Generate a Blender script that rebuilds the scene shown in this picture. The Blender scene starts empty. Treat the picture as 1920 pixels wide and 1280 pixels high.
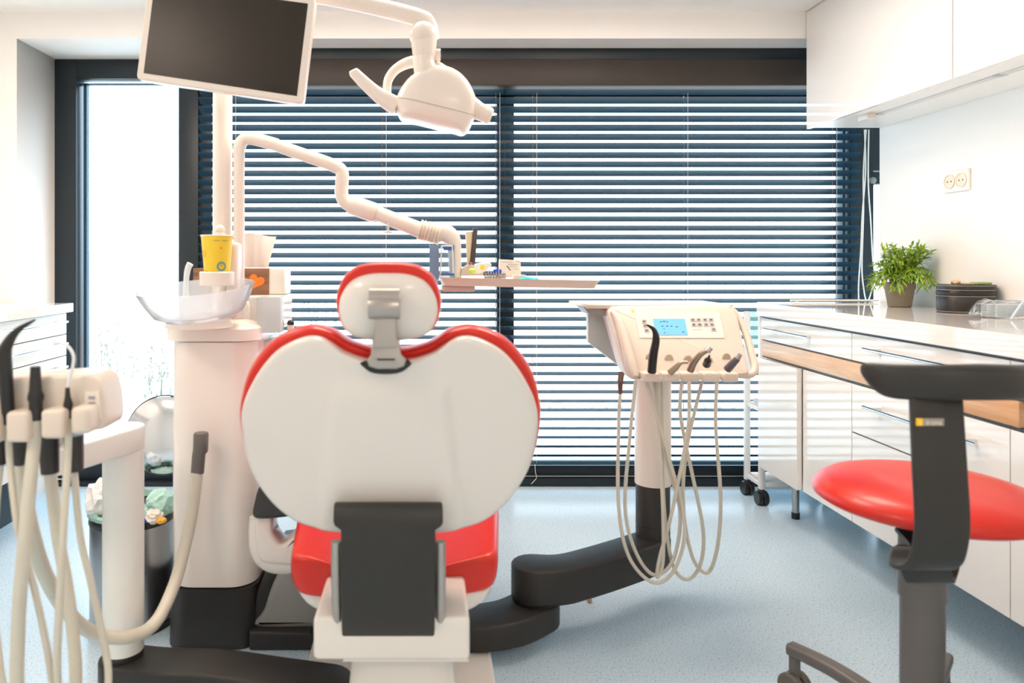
import bpy, bmesh, math, random
from mathutils import Vector, Matrix
random.seed(7)
S = bpy.context.scene
COL = S.collection
PI = math.pi
# ------------------------------------------------------------------ camera
F, HC, VX, VY = 1350.0, 1.15, 800.0, 488.0      # focal length in pixels, eye height, vanishing point
cd = bpy.data.cameras.new('camera'); cam = bpy.data.objects.new('camera', cd); COL.objects.link(cam)
cam.location = (0, 0, HC); cam.rotation_euler = (PI/2, 0, 0)
cd.sensor_width = 36; cd.lens = F/1920*36
cd.shift_x = (960-VX)/1920; cd.shift_y = (VY-640)/1920
cd.clip_start = .05; cd.clip_end = 200
cd.dof.use_dof = True; cd.dof.focus_distance = 3.3; cd.dof.aperture_fstop = 3.2
S.camera = cam
# ------------------------------------------------------------------ daylight
w = bpy.data.worlds.new('sky'); S.world = w; w.use_nodes = True
bg = w.node_tree.nodes['Background']; bg.inputs[0].default_value = (.62, .83, 1.0, 1); bg.inputs[1].default_value = 5.6
S.view_settings.view_transform = 'Standard'; S.view_settings.look = 'None'
S.view_settings.gamma = 1; S.view_settings.use_curve_mapping = False
S.view_settings.exposure = 0.3
S.cycles.use_denoising = True
S.cycles.max_bounces = 10; S.cycles.diffuse_bounces = 6; S.cycles.transparent_max_bounces = 24
LAMP_POWER = 15.0
LAMP_COL = (1.0, .80, .655)

# ------------------------------------------------------------------ helpers
def P(px, py, z):
    """point seen at pixel (px, py) at distance z from the camera plane"""
    return Vector(((px-VX)*z/F, z, HC-(py-VY)*z/F))
def XZ(px, py, z):
    v = P(px, py, z); return (v.x, v.z)

MATS = {}
def mat(name, col, rough=.5, metal=0, spec=.5, coat=0, emis=None, es=0, var=0, vscale=30, bump=0, bscale=60, trans=0, sub=0, sheen=0):
    if name in MATS: return MATS[name]
    m = bpy.data.materials.new(name); m.use_nodes = True; nt = m.node_tree; b = nt.nodes['Principled BSDF']
    b.inputs['Base Color'].default_value = (*col, 1); b.inputs['Roughness'].default_value = rough
    b.inputs['Metallic'].default_value = metal; b.inputs['Specular IOR Level'].default_value = spec
    b.inputs['Coat Weight'].default_value = coat; b.inputs['Coat Roughness'].default_value = .04
    b.inputs['Transmission Weight'].default_value = trans
    if emis: b.inputs['Emission Color'].default_value = (*emis, 1); b.inputs['Emission Strength'].default_value = es
    tc = nt.nodes.new('ShaderNodeTexCoord'); nz = nt.nodes.new('ShaderNodeTexNoise')
    nz.inputs['Scale'].default_value = vscale; nz.inputs['Detail'].default_value = 3
    nt.links.new(tc.outputs['Object'], nz.inputs['Vector'])
    v = var or .02
    mx = nt.nodes.new('ShaderNodeMix'); mx.data_type = 'RGBA'
    mx.inputs['A'].default_value = (*[c*(1-v) for c in col], 1); mx.inputs['B'].default_value = (*[min(1, c*(1+v)) for c in col], 1)
    nt.links.new(nz.outputs['Fac'], mx.inputs['Factor']); nt.links.new(mx.outputs['Result'], b.inputs['Base Color'])
    if bump:
        n2 = nt.nodes.new('ShaderNodeTexNoise'); n2.inputs['Scale'].default_value = bscale
        nt.links.new(tc.outputs['Object'], n2.inputs['Vector'])
        bp = nt.nodes.new('ShaderNodeBump'); bp.inputs['Strength'].default_value = bump; bp.inputs['Distance'].default_value = .002
        nt.links.new(n2.outputs['Fac'], bp.inputs['Height']); nt.links.new(bp.outputs['Normal'], b.inputs['Normal'])
    MATS[name] = m; return m
def clearmat(name, tint, gloss=.08, alpha=.9, rough=.02):
    """thin clear sheet: transparent with a fresnel-weighted gloss"""
    m = bpy.data.materials.new(name); m.use_nodes = True; nt = m.node_tree; nt.nodes.clear()
    out = nt.nodes.new('ShaderNodeOutputMaterial'); t = nt.nodes.new('ShaderNodeBsdfTransparent'); t.inputs[0].default_value = (*tint, 1)
    g = nt.nodes.new('ShaderNodeBsdfGlossy'); g.inputs['Roughness'].default_value = rough
    d = nt.nodes.new('ShaderNodeBsdfTranslucent'); d.inputs[0].default_value = (.9, .93, .95, 1)
    d2 = nt.nodes.new('ShaderNodeBsdfDiffuse'); d2.inputs[0].default_value = (.9, .93, .95, 1)
    md = nt.nodes.new('ShaderNodeMixShader'); md.inputs[0].default_value = .5
    nt.links.new(d.outputs[0], md.inputs[1]); nt.links.new(d2.outputs[0], md.inputs[2])
    m1 = nt.nodes.new('ShaderNodeMixShader'); m1.inputs[0].default_value = alpha
    nt.links.new(md.outputs[0], m1.inputs[1]); nt.links.new(t.outputs[0], m1.inputs[2])
    fr = nt.nodes.new('ShaderNodeLayerWeight'); fr.inputs['Blend'].default_value = gloss
    m2 = nt.nodes.new('ShaderNodeMixShader'); nt.links.new(fr.outputs['Fresnel'], m2.inputs[0])
    nt.links.new(m1.outputs[0], m2.inputs[1]); nt.links.new(g.outputs[0], m2.inputs[2])
    nt.links.new(m2.outputs[0], out.inputs[0]); MATS[name] = m; return m

def catmull(pts, n=8, closed=False):
    pts = [Vector(p) for p in pts]; out = []; N = len(pts)
    R = range(N if closed else N-1)
    for i in R:
        if closed: p0, p1, p2, p3 = pts[(i-1) % N], pts[i], pts[(i+1) % N], pts[(i+2) % N]
        else: p0, p1, p2, p3 = pts[max(i-1, 0)], pts[i], pts[i+1], pts[min(i+2, N-1)]
        for k in range(n):
            t = k/n; t2 = t*t; t3 = t2*t
            out.append(.5*((2*p1)+(p2-p0)*t+(2*p0-5*p1+4*p2-p3)*t2+(3*p1-p0-3*p2+p3)*t3))
    if not closed: out.append(pts[-1])
    return out
def offset2(pts, d):
    """move a closed 2D outline inwards by d"""
    N = len(pts); A = sum(pts[i][0]*pts[(i+1) % N][1]-pts[(i+1) % N][0]*pts[i][1] for i in range(N)); s = 1 if A > 0 else -1
    out = []
    for i in range(N):
        a, b, c = Vector(pts[i-1]), Vector(pts[i]), Vector(pts[(i+1) % N])
        e1 = (b-a); e2 = (c-b)
        e1 = e1.normalized() if e1.length > 1e-9 else e2.normalized(); e2 = e2.normalized() if e2.length > 1e-9 else e1
        n1 = Vector((-e1.y, e1.x))*s; n2 = Vector((-e2.y, e2.x))*s; n = n1+n2
        n = n.normalized() if n.length > 1e-6 else n1
        k = 1/max(.5, n.dot(n1)); out.append((b.x+n.x*d*k, b.y+n.y*d*k))
    return out
def rrect(x0, x1, y0, y1, r, n=5):
    out = []
    for cx, cy, a0 in ((x1-r, y1-r, 0), (x0+r, y1-r, PI/2), (x0+r, y0+r, PI), (x1-r, y0+r, 3*PI/2)):
        for k in range(n+1):
            a = a0+PI/2*k/n; out.append((cx+r*math.cos(a), cy+r*math.sin(a)))
    return out
def ellipse(cx, cy, a, b, n=40): return [(cx+a*math.cos(2*PI*k/n), cy+b*math.sin(2*PI*k/n)) for k in range(n)]

class M:
    def __init__(s): s.bm = bmesh.new()
    def box(s, x0, x1, y0, y1, z0, z1, bev=0, seg=2, rot=None):
        t = bmesh.new(); bmesh.ops.create_cube(t, size=1)
        sx, sy, sz = abs(x1-x0), abs(y1-y0), abs(z1-z0)
        for v in t.verts: v.co = Vector((v.co.x*sx, v.co.y*sy, v.co.z*sz))
        if bev: bmesh.ops.bevel(t, geom=t.edges[:], offset=min(bev, .49*min(sx, sy, sz)), segments=seg, profile=.5, affect='EDGES')
        mt = Matrix.Translation(((x0+x1)/2, (y0+y1)/2, (z0+z1)/2))
        if rot: mt = mt @ rot
        t.transform(mt); s.add(t); return s
    def add(s, t):
        me = bpy.data.meshes.new('tmp'); t.to_mesh(me); s.bm.from_mesh(me); bpy.data.meshes.remove(me); t.free(); return s
    def loft(s, rings, cap=(True, True), closed=True):
        b = s.bm; vr = [[b.verts.new(p) for p in r] for r in rings]; n = len(vr[0])
        for i in range(len(vr)-1):
            for j in range(n if closed else n-1):
                k = (j+1) % n
                try: b.faces.new((vr[i][j], vr[i][k], vr[i+1][k], vr[i+1][j]))
                except ValueError: pass
        if cap[0]: b.faces.new(vr[0][::-1])
        if cap[1]: b.faces.new(vr[-1])
        return s
    def tube(s, pts, r, seg=12, sub=0, sx=1, flat=None):
        """sweep of a circle (or rounded flat section) along points; r may be a list"""
        rs = r if isinstance(r, (list, tuple)) else [r]*len(pts)
        if sub:
            pp = catmull(pts, sub); m = len(pts)-1
            rr = [rs[min(int(i/sub), m)]*(1-(i/sub-int(i/sub)))+rs[min(int(i/sub)+1, m)]*(i/sub-int(i/sub)) for i in range(len(pp))]
            pts, rs = pp, rr
        pts = [Vector(p) for p in pts]; N = len(pts); rings = []; up = None
        for i in range(N):
            t = (pts[min(i+1, N-1)]-pts[max(i-1, 0)]); t = t.normalized() if t.length > 1e-9 else Vector((0, 0, 1))
            if up is None:
                if flat is not None: up = Vector(flat)
                else: up = Vector((0, 0, 1)) if abs(t.z) < .9 else Vector((0, 1, 0))
            u = (up-t*up.dot(t)); u = u.normalized() if u.length > 1e-6 else t.orthogonal().normalized()
            if flat is None: up = u
            v = t.cross(u)
            rings.append([pts[i]+(u*math.cos(2*PI*k/seg)+v*math.sin(2*PI*k/seg)*sx)*rs[i] for k in range(seg)])
        return s.loft(rings)
    def strip(s, pts, width, thick, axis=(1, 0, 0), sub=0, bev=.3):
        """flat band: width along axis, thickness along the path normal"""
        pts = catmull(pts, sub) if sub else [Vector(p) for p in pts]; N = len(pts); ax = Vector(axis).normalized(); rings = []
        ws = width if callable(width) else (lambda t: width)
        for i in range(N):
            t = (pts[min(i+1, N-1)]-pts[max(i-1, 0)]).normalized(); n = ax.cross(t).normalized()
            wd = ws(i/(N-1))/2; th = thick/2; c = min(th*bev*2, wd*.5)
            sec = rrect(-wd, wd, -th, th, min(c, th*.98), 3)
            rings.append([pts[i]+ax*a+n*b for a, b in sec])
        return s.loft(rings)
    def lathe(s, c, prof, seg=40, axis=None, cap=True, squash=1):
        R = axis if axis is not None else Matrix.Identity(3); c = Vector(c)
        rings = [[c+R @ Vector((max(r, 1e-4)*math.cos(2*PI*k/seg), max(r, 1e-4)*math.sin(2*PI*k/seg)*squash, z)) for k in range(seg)] for r, z in prof]
        return s.loft(rings, (cap, cap))
    def ball(s, c, r, seg=20, rz=None, ry=None):
        n = seg//2; rz = rz or r; ry = ry or r; c = Vector(c)
        rings = [[c+Vector((r*math.sin(PI*i/n+1e-4)*math.cos(2*PI*k/seg), ry*math.sin(PI*i/n+1e-4)*math.sin(2*PI*k/seg), rz*math.cos(PI*i/n))) for k in range(seg)] for i in range(n+1)]
        return s.loft(rings)
    def slab(s, o2, a, b, bev=0, plane='XZ', fn=None, steps=3):
        """2D outline extruded from a to b along the third axis with rounded rims"""
        rings = []
        prof = []
        if bev:
            for k in range(steps+1): t = PI/2*k/steps; prof.append((bev*(1-math.sin(t)), a+bev*(1-math.cos(t))*(1 if b > a else -1)))
            for k in range(steps+1): t = PI/2*k/steps; prof.append((bev*(1-math.cos(t)), b-bev*(1-math.sin(t))*(1 if b > a else -1)))
        else: prof = [(0, a), (0, b)]
        for ins, wv in prof:
            q = offset2(o2, ins) if ins > 1e-9 else o2; ring = []
            for u, v in q:
                p = {'XZ': (u, wv, v), 'XY': (u, v, wv), 'YZ': (wv, u, v)}[plane]
                ring.append(fn(Vector(p)) if fn else Vector(p))
            rings.append(ring)
        return s.loft(rings)
    def shell(s, o2, c2, prof, fn=None):
        """outline in XZ scaled about c2: prof = (scale, y)"""
        rings = []
        for sc, y in prof:
            ring = []
            for u, v in o2:
                p = Vector((c2[0]+(u-c2[0])*sc, y, c2[1]+(v-c2[1])*sc)); ring.append(fn(p) if fn else p)
            rings.append(ring)
        return s.loft(rings)
    def xf(s, mt): s.bm.transform(mt); return s
def text_mesh(body, size, depth=.0004):
    cu = bpy.data.curves.new('t', 'FONT'); cu.body = body; cu.size = size; cu.extrude = depth; cu.align_x = 'CENTER'; cu.align_y = 'CENTER'
    o = bpy.data.objects.new('t', cu); COL.objects.link(o); bpy.context.view_layer.update()
    me = bpy.data.meshes.new_from_object(o.evaluated_get(bpy.context.evaluated_depsgraph_get()))
    bm = bmesh.new(); bm.from_mesh(me); bpy.data.meshes.remove(me); bpy.data.objects.remove(o); bpy.data.curves.remove(cu); return bm

def root_of(o):
    while o.parent: o = o.parent
    return o
def obj(name, m, material, parent=None, label=None, sharp=38, smooth=True):
    bm = m.bm; bmesh.ops.remove_doubles(bm, verts=bm.verts, dist=1e-6); bmesh.ops.recalc_face_normals(bm, faces=bm.faces)
    for f in bm.faces: f.smooth = smooth
    for e in bm.edges:
        if len(e.link_faces) == 2 and e.calc_face_angle(0) > math.radians(sharp): e.smooth = False
    if parent is not None: org = root_of(parent).location.copy()
    else:
        xs = [v.co for v in bm.verts]; lo = [min(c[i] for c in xs) for i in range(3)]; hi = [max(c[i] for c in xs) for i in range(3)]
        org = Vector(((lo[0]+hi[0])/2, (lo[1]+hi[1])/2, lo[2]))
    bmesh.ops.translate(bm, verts=bm.verts, vec=-org)
    me = bpy.data.meshes.new(name); bm.to_mesh(me); bm.free()
    ms = material if isinstance(material, (list, tuple)) else [material]
    for x in ms: me.materials.append(x)
    o = bpy.data.objects.new(name, me); COL.objects.link(o)
    if ms[0] in (GLOSSW, WTOP, CARC): o.modifiers.new('even_normals', 'WEIGHTED_NORMAL').keep_sharp = True
    if parent is not None: o.parent = parent
    else: o.location = org
    if label: o['label'] = label
    return o
def thing(name, label, cat, loc, group=None):
    o = bpy.data.objects.new(name, None); COL.objects.link(o); o.location = loc; o.empty_display_size = .05
    o['label'] = label; o['category'] = cat
    if group: o['group'] = group
    return o
def tag(o, label, cat, group=None):
    o['label'] = label; o['category'] = cat
    if group: o['group'] = group
    return o
def struct(name, m, material, parent=None, **k):
    o = obj(name, m, material, parent, **k)
    if parent is None: o['kind'] = 'structure'
    return o
def dup(o, dx, label=None, parent=None):
    c = o.copy(); COL.objects.link(c)
    if parent is not None: c.parent = parent
    else: c.location = o.location+Vector(dx)
    if label: c['label'] = label
    for ch in list(o.children): dup(ch, None, None, c)
    return c

# ------------------------------------------------------------------ materials
WALL = mat('wall_paint', (.86, .85, .825), .6, var=.02, vscale=4)
CEIL = mat('ceiling_paint', (.90, .89, .86), .7, var=.02, vscale=4)
GLOSSW = mat('white_lacquer', (.79, .77, .735), .06, spec=.45, coat=.0, var=.01)
CARC = mat('white_board', (.82, .80, .76), .3, var=.01)
WTOP = mat('worktop_laminate', (.82, .79, .75), .05, spec=.5, coat=.2, var=.01)
PLA = mat('warm_white_plastic', (.80, .73, .66), .28, coat=.15, var=.015)
PLAC = mat('column_gloss_white', (.93, .86, .80), .22, coat=.2, var=.01)
PLA2 = mat('cream_plastic', (.70, .61, .525), .35, coat=.1, var=.015)
SHELLW = mat('chair_shell_white', (.74, .70, .655), .22, coat=.25, var=.015, vscale=6)
RED = mat('red_upholstery', (.62, .018, .007), .34, spec=.4, coat=.12, var=.06, bump=.12, bscale=250)
DGREY = mat('dark_grey_plastic', (.026, .025, .025), .42, var=.06)
CGREY = mat('charcoal_plastic', (.030, .029, .027), .45, spec=.35, var=.06, bump=.1, bscale=400)
MGREY = mat('grey_brown_plastic', (.115, .108, .103), .42, var=.04)
SGREY = mat('satin_grey_metal', (.42, .39, .36), .32, metal=.75, var=.03)
LGREY = mat('light_grey_plastic', (.30, .30, .29), .4, var=.04)
FRAME = mat('anthracite_frame', (.014, .022, .028), .4, spec=.35, var=.06, vscale=8)
CASS = mat('cassette_grey_brown', (.034, .028, .024), .5, spec=.35, var=.06, vscale=8)
SLAT = mat('blind_slat', (.020, .060, .100), .45, spec=.25, var=.05)
BLACK = mat('black_plastic', (.012, .012, .012), .35, var=.1)
CHROME = mat('chrome', (.75, .76, .78), .12, metal=1, var=.02)
STEEL = mat('brushed_steel', (.45, .46, .47), .28, metal=1, var=.08, vscale=90)
HOSE = mat('hose_greige', (.60, .57, .48), .4, var=.04)
CORD = mat('cord_white', (.75, .75, .73), .6, var=.04)
CORDB = mat('cord_brown', (.16, .11, .09), .6, var=.04)
GLASS = clearmat('window_glass', (.97, .985, .98), .06, 1.0)
BOWL = clearmat('frosted_bowl_glass', (.90, .93, .97), .05, .60, .10)
CLEAR = clearmat('clear_acrylic', (.90, .95, .98), .12, .86)
MINT = clearmat('mint_acrylic', (.60, .85, .78), .10, .72)
FROST = clearmat('frosted_panel', (.80, .86, .84), .12, .35, .2)

def wood(name, c1, c2, axis_scale=(1, 1, 14), rough=.4):
    m = bpy.data.materials.new(name); m.use_nodes = True; nt = m.node_tree; b = nt.nodes['Principled BSDF']
    tc = nt.nodes.new('ShaderNodeTexCoord'); mp = nt.nodes.new('ShaderNodeMapping'); mp.inputs['Scale'].default_value = axis_scale
    nz = nt.nodes.new('ShaderNodeTexNoise'); nz.inputs['Scale'].default_value = 3; nz.inputs['Detail'].default_value = 6; nz.inputs['Distortion'].default_value = .6
    r = nt.nodes.new('ShaderNodeValToRGB'); r.color_ramp.elements[0].color = (*c1, 1); r.color_ramp.elements[1].color = (*c2, 1)
    r.color_ramp.elements[0].position = .3; r.color_ramp.elements[1].position = .65
    nt.links.new(tc.outputs['Object'], mp.inputs[0]); nt.links.new(mp.outputs[0], nz.inputs['Vector']); nt.links.new(nz.outputs['Fac'], r.inputs[0]); nt.links.new(r.outputs[0], b.inputs['Base Color'])
    b.inputs['Roughness'].default_value = rough; MATS[name] = m; return m
OAK = wood('oak_board', (.60, .33, .16), (.74, .47, .26), (14, 1.2, 14), .3)
WALNUT = wood('printed_planks', (.13, .05, .02), (.30, .14, .07), (1.5, 6, 16), .5)

def floor_mat():
    m = bpy.data.materials.new('speckled_vinyl'); m.use_nodes = True; nt = m.node_tree; b = nt.nodes['Principled BSDF']
    tc = nt.nodes.new('ShaderNodeTexCoord'); nz = nt.nodes.new('ShaderNodeTexNoise'); nz.inputs['Scale'].default_value = 170; nz.inputs['Detail'].default_value = 2
    r = nt.nodes.new('ShaderNodeValToRGB'); e = r.color_ramp.elements
    e[0].position = .30; e[0].color = (.24, .38, .50, 1); e[1].position = .42; e[1].color = (.53, .69, .80, 1)
    x = e.new(.62); x.color = (.56, .71, .82, 1); y = e.new(.74); y.color = (.72, .82, .88, 1)
    nt.links.new(tc.outputs['Object'], nz.inputs['Vector']); nt.links.new(nz.outputs['Fac'], r.inputs[0]); nt.links.new(r.outputs[0], b.inputs['Base Color'])
    b.inputs['Roughness'].default_value = .26; b.inputs['Specular IOR Level'].default_value = .5
    n2 = nt.nodes.new('ShaderNodeTexNoise'); n2.inputs['Scale'].default_value = 180; bp = nt.nodes.new('ShaderNodeBump'); bp.inputs['Strength'].default_value = .12; bp.inputs['Distance'].default_value = .001
    nt.links.new(tc.outputs['Object'], n2.inputs['Vector']); nt.links.new(n2.outputs['Fac'], bp.inputs['Height']); nt.links.new(bp.outputs['Normal'], b.inputs['Normal'])
    return m
FLOOR = floor_mat()

# ------------------------------------------------------------------ room shell
XL, XR, YB, ZC = -2.26, 2.12, -1.6, 2.31       # left wall, right wall, rear wall, ceiling
YL, YW, YG = 3.36, 3.72, 3.94                   # inner face of window wall, frame plane, outer face
XO = -1.913                                     # left edge of the window opening
struct('floor', M().box(XL, 3.4, YB, YG+.02, -.1, 0), FLOOR)
struct('ceiling', M().box(XL-.1, 3.4, YB-.1, YG, ZC, ZC+.12), CEIL)
struct('wall_left', M().box(XL-.12, XL, YB-.1, YG, 0, ZC), WALL)
struct('wall_right', M().box(XR, XR+.14, YB-.1, 3.37, 0, ZC), WALL)
struct('wall_back', M().box(XL, XR, YB-.12, YB, 0, ZC), WALL)
struct('wall_front', M().box(XL, XO, YL, YG, 0, ZC).box(XO, 1.775, YL, YG, 2.185, ZC).box(1.775, 3.4, 3.375, YG, 2.185, ZC), WALL)
struct('wall_alcove', M().box(3.2, 3.4, 2.9, YG, 0, 2.185).box(XR+.14, 3.2, 2.95, 3.07, 0, ZC), WALL)

def fx(px, z=YW): return (px-VX)*z/F
ztop = 2.183
# terrace door at the left
D = bpy.data.objects.new('door_1', None); COL.objects.link(D); D.location = (fx(200), YW, 0); D['kind'] = 'structure'
m = M().box(XO, fx(146), YW-.02, YW+.07, 0, ztop, .003); m.box(fx(337), fx(374), YW-.02, YW+.07, 0, ztop, .003).box(fx(374)+.003, fx(397), YW, YW+.07, 0, ztop, .003)
m.box(XO, fx(397), YW-.018, YW+.07, HC+(VY-149)*YW/F, ztop, .003).box(XO, fx(397), YW-.018, YW+.07, 0, .13, .003)
struct('door_frame', m, FRAME, D)
zt = HC+(VY-153)*YW/F
m = M().box(fx(151.5), fx(153.3), YW+.03, YW+.06, .13, zt).box(fx(155), fx(157), YW+.03, YW+.06, .13, zt).box(fx(146), fx(337), YW+.03, YW+.06, zt-.008, zt-.001)
struct('sash', m, SLAT, D)
struct('glass_pane', M().box(fx(157.5), fx(337), YW+.04, YW+.046, .13, zt-.008), GLASS, D)
struct('door_hinge', M().box(fx(108), fx(150), YW-.05, YW-.02, .028, .04, .004).lathe((fx(112), YW-.035, .025), [(.008, 0), (.008, .035)], 12), CHROME, D)
struct('threshold', M().box(XO, fx(337), YW-.06, YW-.02, 0, .022, .003), FRAME, D)
# ribbon window
W = bpy.data.objects.new('window_1', None); COL.objects.link(W); W.location = (fx(950), YW, 0); W['kind'] = 'structure'
XE = fx(1640)
m = M().box(fx(397), 2.05, YW-.06, YW+.06, 0, .045, .004).box(fx(397), fx(1650), YW-.05, YW+.05, .045, .105, .003)
m.box(fx(397), 3.2, YW-.02, YW+.07, 1.99, ztop, .003)
m.box(fx(931), fx(963), YW-.02, YW+.07, .1, 2.0, .003).box(fx(1576), fx(1581.5), YW-.02, YW+.05, .1, 2.0, .002)
m.box(fx(1590), fx(1634), YW-.02, YW+.07, .0, 2.0, .003).box(fx(1634), fx(1670), YW-.01, YW+.07, HC+(VY-345)*YW/F, 2.0, .003)
m.box(2.9, 3.2, YW-.02, YW+.07, 0, 2.0)
struct('window_frame', m, FRAME, W)
for a, b in ((397, 931), (963, 1576), (1581.5, 1590), (1634, 2000)):
    struct('glass_pane', M().box(fx(a)+.001, (fx(b) if b < 1999 else 2.9)-.001, YW+.02, YW+.026, .106, 1.989), GLASS, W)
struct('rail_strip', M().box(fx(397), fx(1420), YW-.066, YW-.062, .052, .058), mat('grey_strip', (.3, .28, .26), .4), W)
struct('window_lever', M().tube([P(1637, 321, 3.69), P(1655, 321, 3.69)], .004).ball(P(1636, 338, 3.69), .018, 14), LGREY, W)

# roller cassette above the blinds
cz = 3.50
cas = thing('blind_cassette', 'long dark grey blind housing running under the white lintel above both blinds', 'blind housing', (.4, cz, 2.0))
y160 = HC+(VY-160)*cz/F; y110 = HC+(VY-111)*cz/F
x0c = (372-VX)*cz/F; x1c = (1706-VX)*cz/F
obj('upper_strip', M().box(x0c, x1c, cz+.01, cz+.088, y110+.0005, 2.1845, .002), FRAME, cas)
obj('lower_cover', M().box(x0c, x1c, cz, cz+.088, y160, y110-.0005, .004), CASS, cas)

# blinds: 41 slats each, near edge tipped up
zb = 3.62
def blind(x0, x1, cords, label, tail):
    B = thing('venetian_blind', label, 'blind', ((x0+x1)/2, zb, .13), 'dark slatted blinds across the window')
    m = M(); pitch = 17.05*zb/F; n = 41; z = HC+(VY-171.5)*zb/F
    for i in range(n):
        zc = z-i*pitch; a = math.radians(27); sec = []
        for k in range(7):
            t = -1+2*k/6; u = t*.026; bow = .0022*(1-t*t)
            sec.append((u*math.cos(a)+bow*math.sin(a), -u*math.sin(a)+bow*math.cos(a)))
        top = [(p, q+.0006) for p, q in sec]; bot = [(p, q-.0006) for p, q in sec[::-1]]
        ring = top+bot; jig = random.uniform(-.0006, .0006)
        m.loft([[Vector((x, zb+p, zc+q+jig)) for p, q in ring] for x in (x0, x1)])
    obj('slats', m, SLAT, B, sharp=50)
    zl = z-(n-1)*pitch-.03
    obj('bottom_rail', M().box(x0, x1, zb-.024, zb+.024, zl-.012, zl+.004, .004), SLAT, B)
    m = M(); m2 = M(); m3 = M()
    for px in cords:
        x = (px-VX)*zb/F
        m.tube([(x, zb-.027, zl), (x+.001, zb-.027, 1.985)], .0013, 6)
        m2.tube([(x+.020, zb-.029, zl), (x+.021, zb-.029, 1.985)], .0008, 6)
        for i in range(n): m3.ball((x, zb-.028, z-i*pitch+.012), .0032, 8)
    obj('ladder_cord', m, CORDB, B, label='dark vertical cords'); obj('lift_cord', m2, CORD, B, label='thin white cords'); obj('cord_clips', m3, CHROME, B)['kind'] = 'stuff'
    if tail: obj('pull_cord', M().tube([P(1003, 870, zb-.05), P(1004, 885, zb-.05), P(1006, 895, zb-.05), P(1000, 903, zb-.05), P(996, 907, zb-.05)], .0013, 6, 6), CORD, B)
bx = lambda p: (p-VX)*zb/F
blind(bx(373), bx(946.3), (437, 717, 928.5), 'dark slatted blind left of the window mullion, behind lamp and headrest', False)
blind(bx(947), bx(1611), (997, 1278, 1555), 'dark slatted blind right of the window mullion, behind the instrument console', True)
# loose pull cords at the right
for i, pts in enumerate([[(1621, 243), (1623, 320), (1617, 400), (1614, 470), (1610, 530), (1610, 562)],
                         [(1624, 243), (1619, 320), (1619, 400), (1616, 500), (1620, 545), (1624, 564)],
                         [(1629, 243), (1628, 340), (1633, 420), (1636, 480), (1640, 520), (1632, 552), (1628, 564)]]):
    tag(obj('pull_cord', M().tube([P(a, b, 3.55) for a, b in pts], .0033, 8, 6), CORD),
        ['leftmost of three pale pull cords hanging beside the window behind the plant', 'middle of three pale pull cords hanging beside the window behind the plant', 'rightmost of three pale pull cords hanging beside the window behind the plant'][i], 'cord', 'pull cords at the window corner')

# ------------------------------------------------------------------ outside
OUT = mat('pale_gravel', (.80, .78, .74), .9, var=.3, vscale=6)
struct('ground', M().box(-14, 16, YG+.02, 22, -.2, -.02), OUT)
TERR = mat('terracotta_pavers', (.72, .36, .26), .8, var=.2, vscale=5)
struct('paving', M().box(-2, 9, 6.3, 8.8, -.02, -.005), TERR)
struct('wall_outside', M().box(-14, 16, 20, 20.2, -.2, 1.4), mat('render_white', (.85, .85, .83), .8))
struct('trim_1', M().box(XO-.05, (157-VX)*3.94/F, YG, YG+.05, 0, 2.6), mat('pale_jamb', (.70, .78, .86), .6))
f = M(); 
fence = thing('picket_fence', 'pale wooden picket fence seen low through the blinds beyond the window', 'fence', (3, 5.6, -.02))
for i in range(52):
    x = .2+i*.11; f.box(x, x+.085, 5.6, 5.62, -.02, .04+.02*math.sin(i*2.1), .003)
obj('pickets', f, mat('pale_wood', (.62, .56, .48), .8, var=.2), fence)
obj('rail', M().box(.2, 6, 5.62, 5.65, -.01, .02), mat('pale_wood2', (.6, .55, .48), .8), fence)
LEAFO = mat('dry_foliage', (.20, .18, .13), .8, var=.5, vscale=9)
def bush(x, y, h, wd, n, label):
    m = M()
    for i in range(n):
        a = random.uniform(0, 2*PI); t = random.random()**.6; r = wd*t*.5
        bx_, by = x+r*math.cos(a), y+r*math.sin(a)*.6; hh = h*random.uniform(.5, 1)*(1-.4*t)
        lean = Vector((random.uniform(-.2, .2), random.uniform(-.1, .1), 0))
        m.tube([(bx_, by, -.03), Vector((bx_, by, hh*.5))+lean*.3, Vector((bx_, by, hh))+lean], [.005, .003, .001], 4)
        for k in range(3):
            q = Vector((bx_, by, hh*random.uniform(.4, 1)))+lean*.5
            m.box(q.x-.012, q.x+.012, q.y-.001, q.y+.001, q.z-.006, q.z+.006, rot=Matrix.Rotation(random.uniform(0, 3), 4, 'X') @ Matrix.Rotation(random.uniform(0, 3), 4, 'Y'))
    tag(obj('bush', m, LEAFO), label, 'bush', 'sparse bushes in the garden')
bush(-3.2, 7.0, .95, 1.4, 60, 'sparse dry bush in the garden seen low through the glass door, left side')
bush(-2.15, 6.2, .55, .7, 40, 'small dry bush in the garden seen through the glass door near its post')
bush(-1.6, 9.5, 1.2, 2.6, 110, 'twiggy bush seen through the blind behind the yellow cup')
bush(6.0, 11, 1.5, 4.5, 110, 'pale twiggy bush seen through the right end of the blind')
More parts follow.
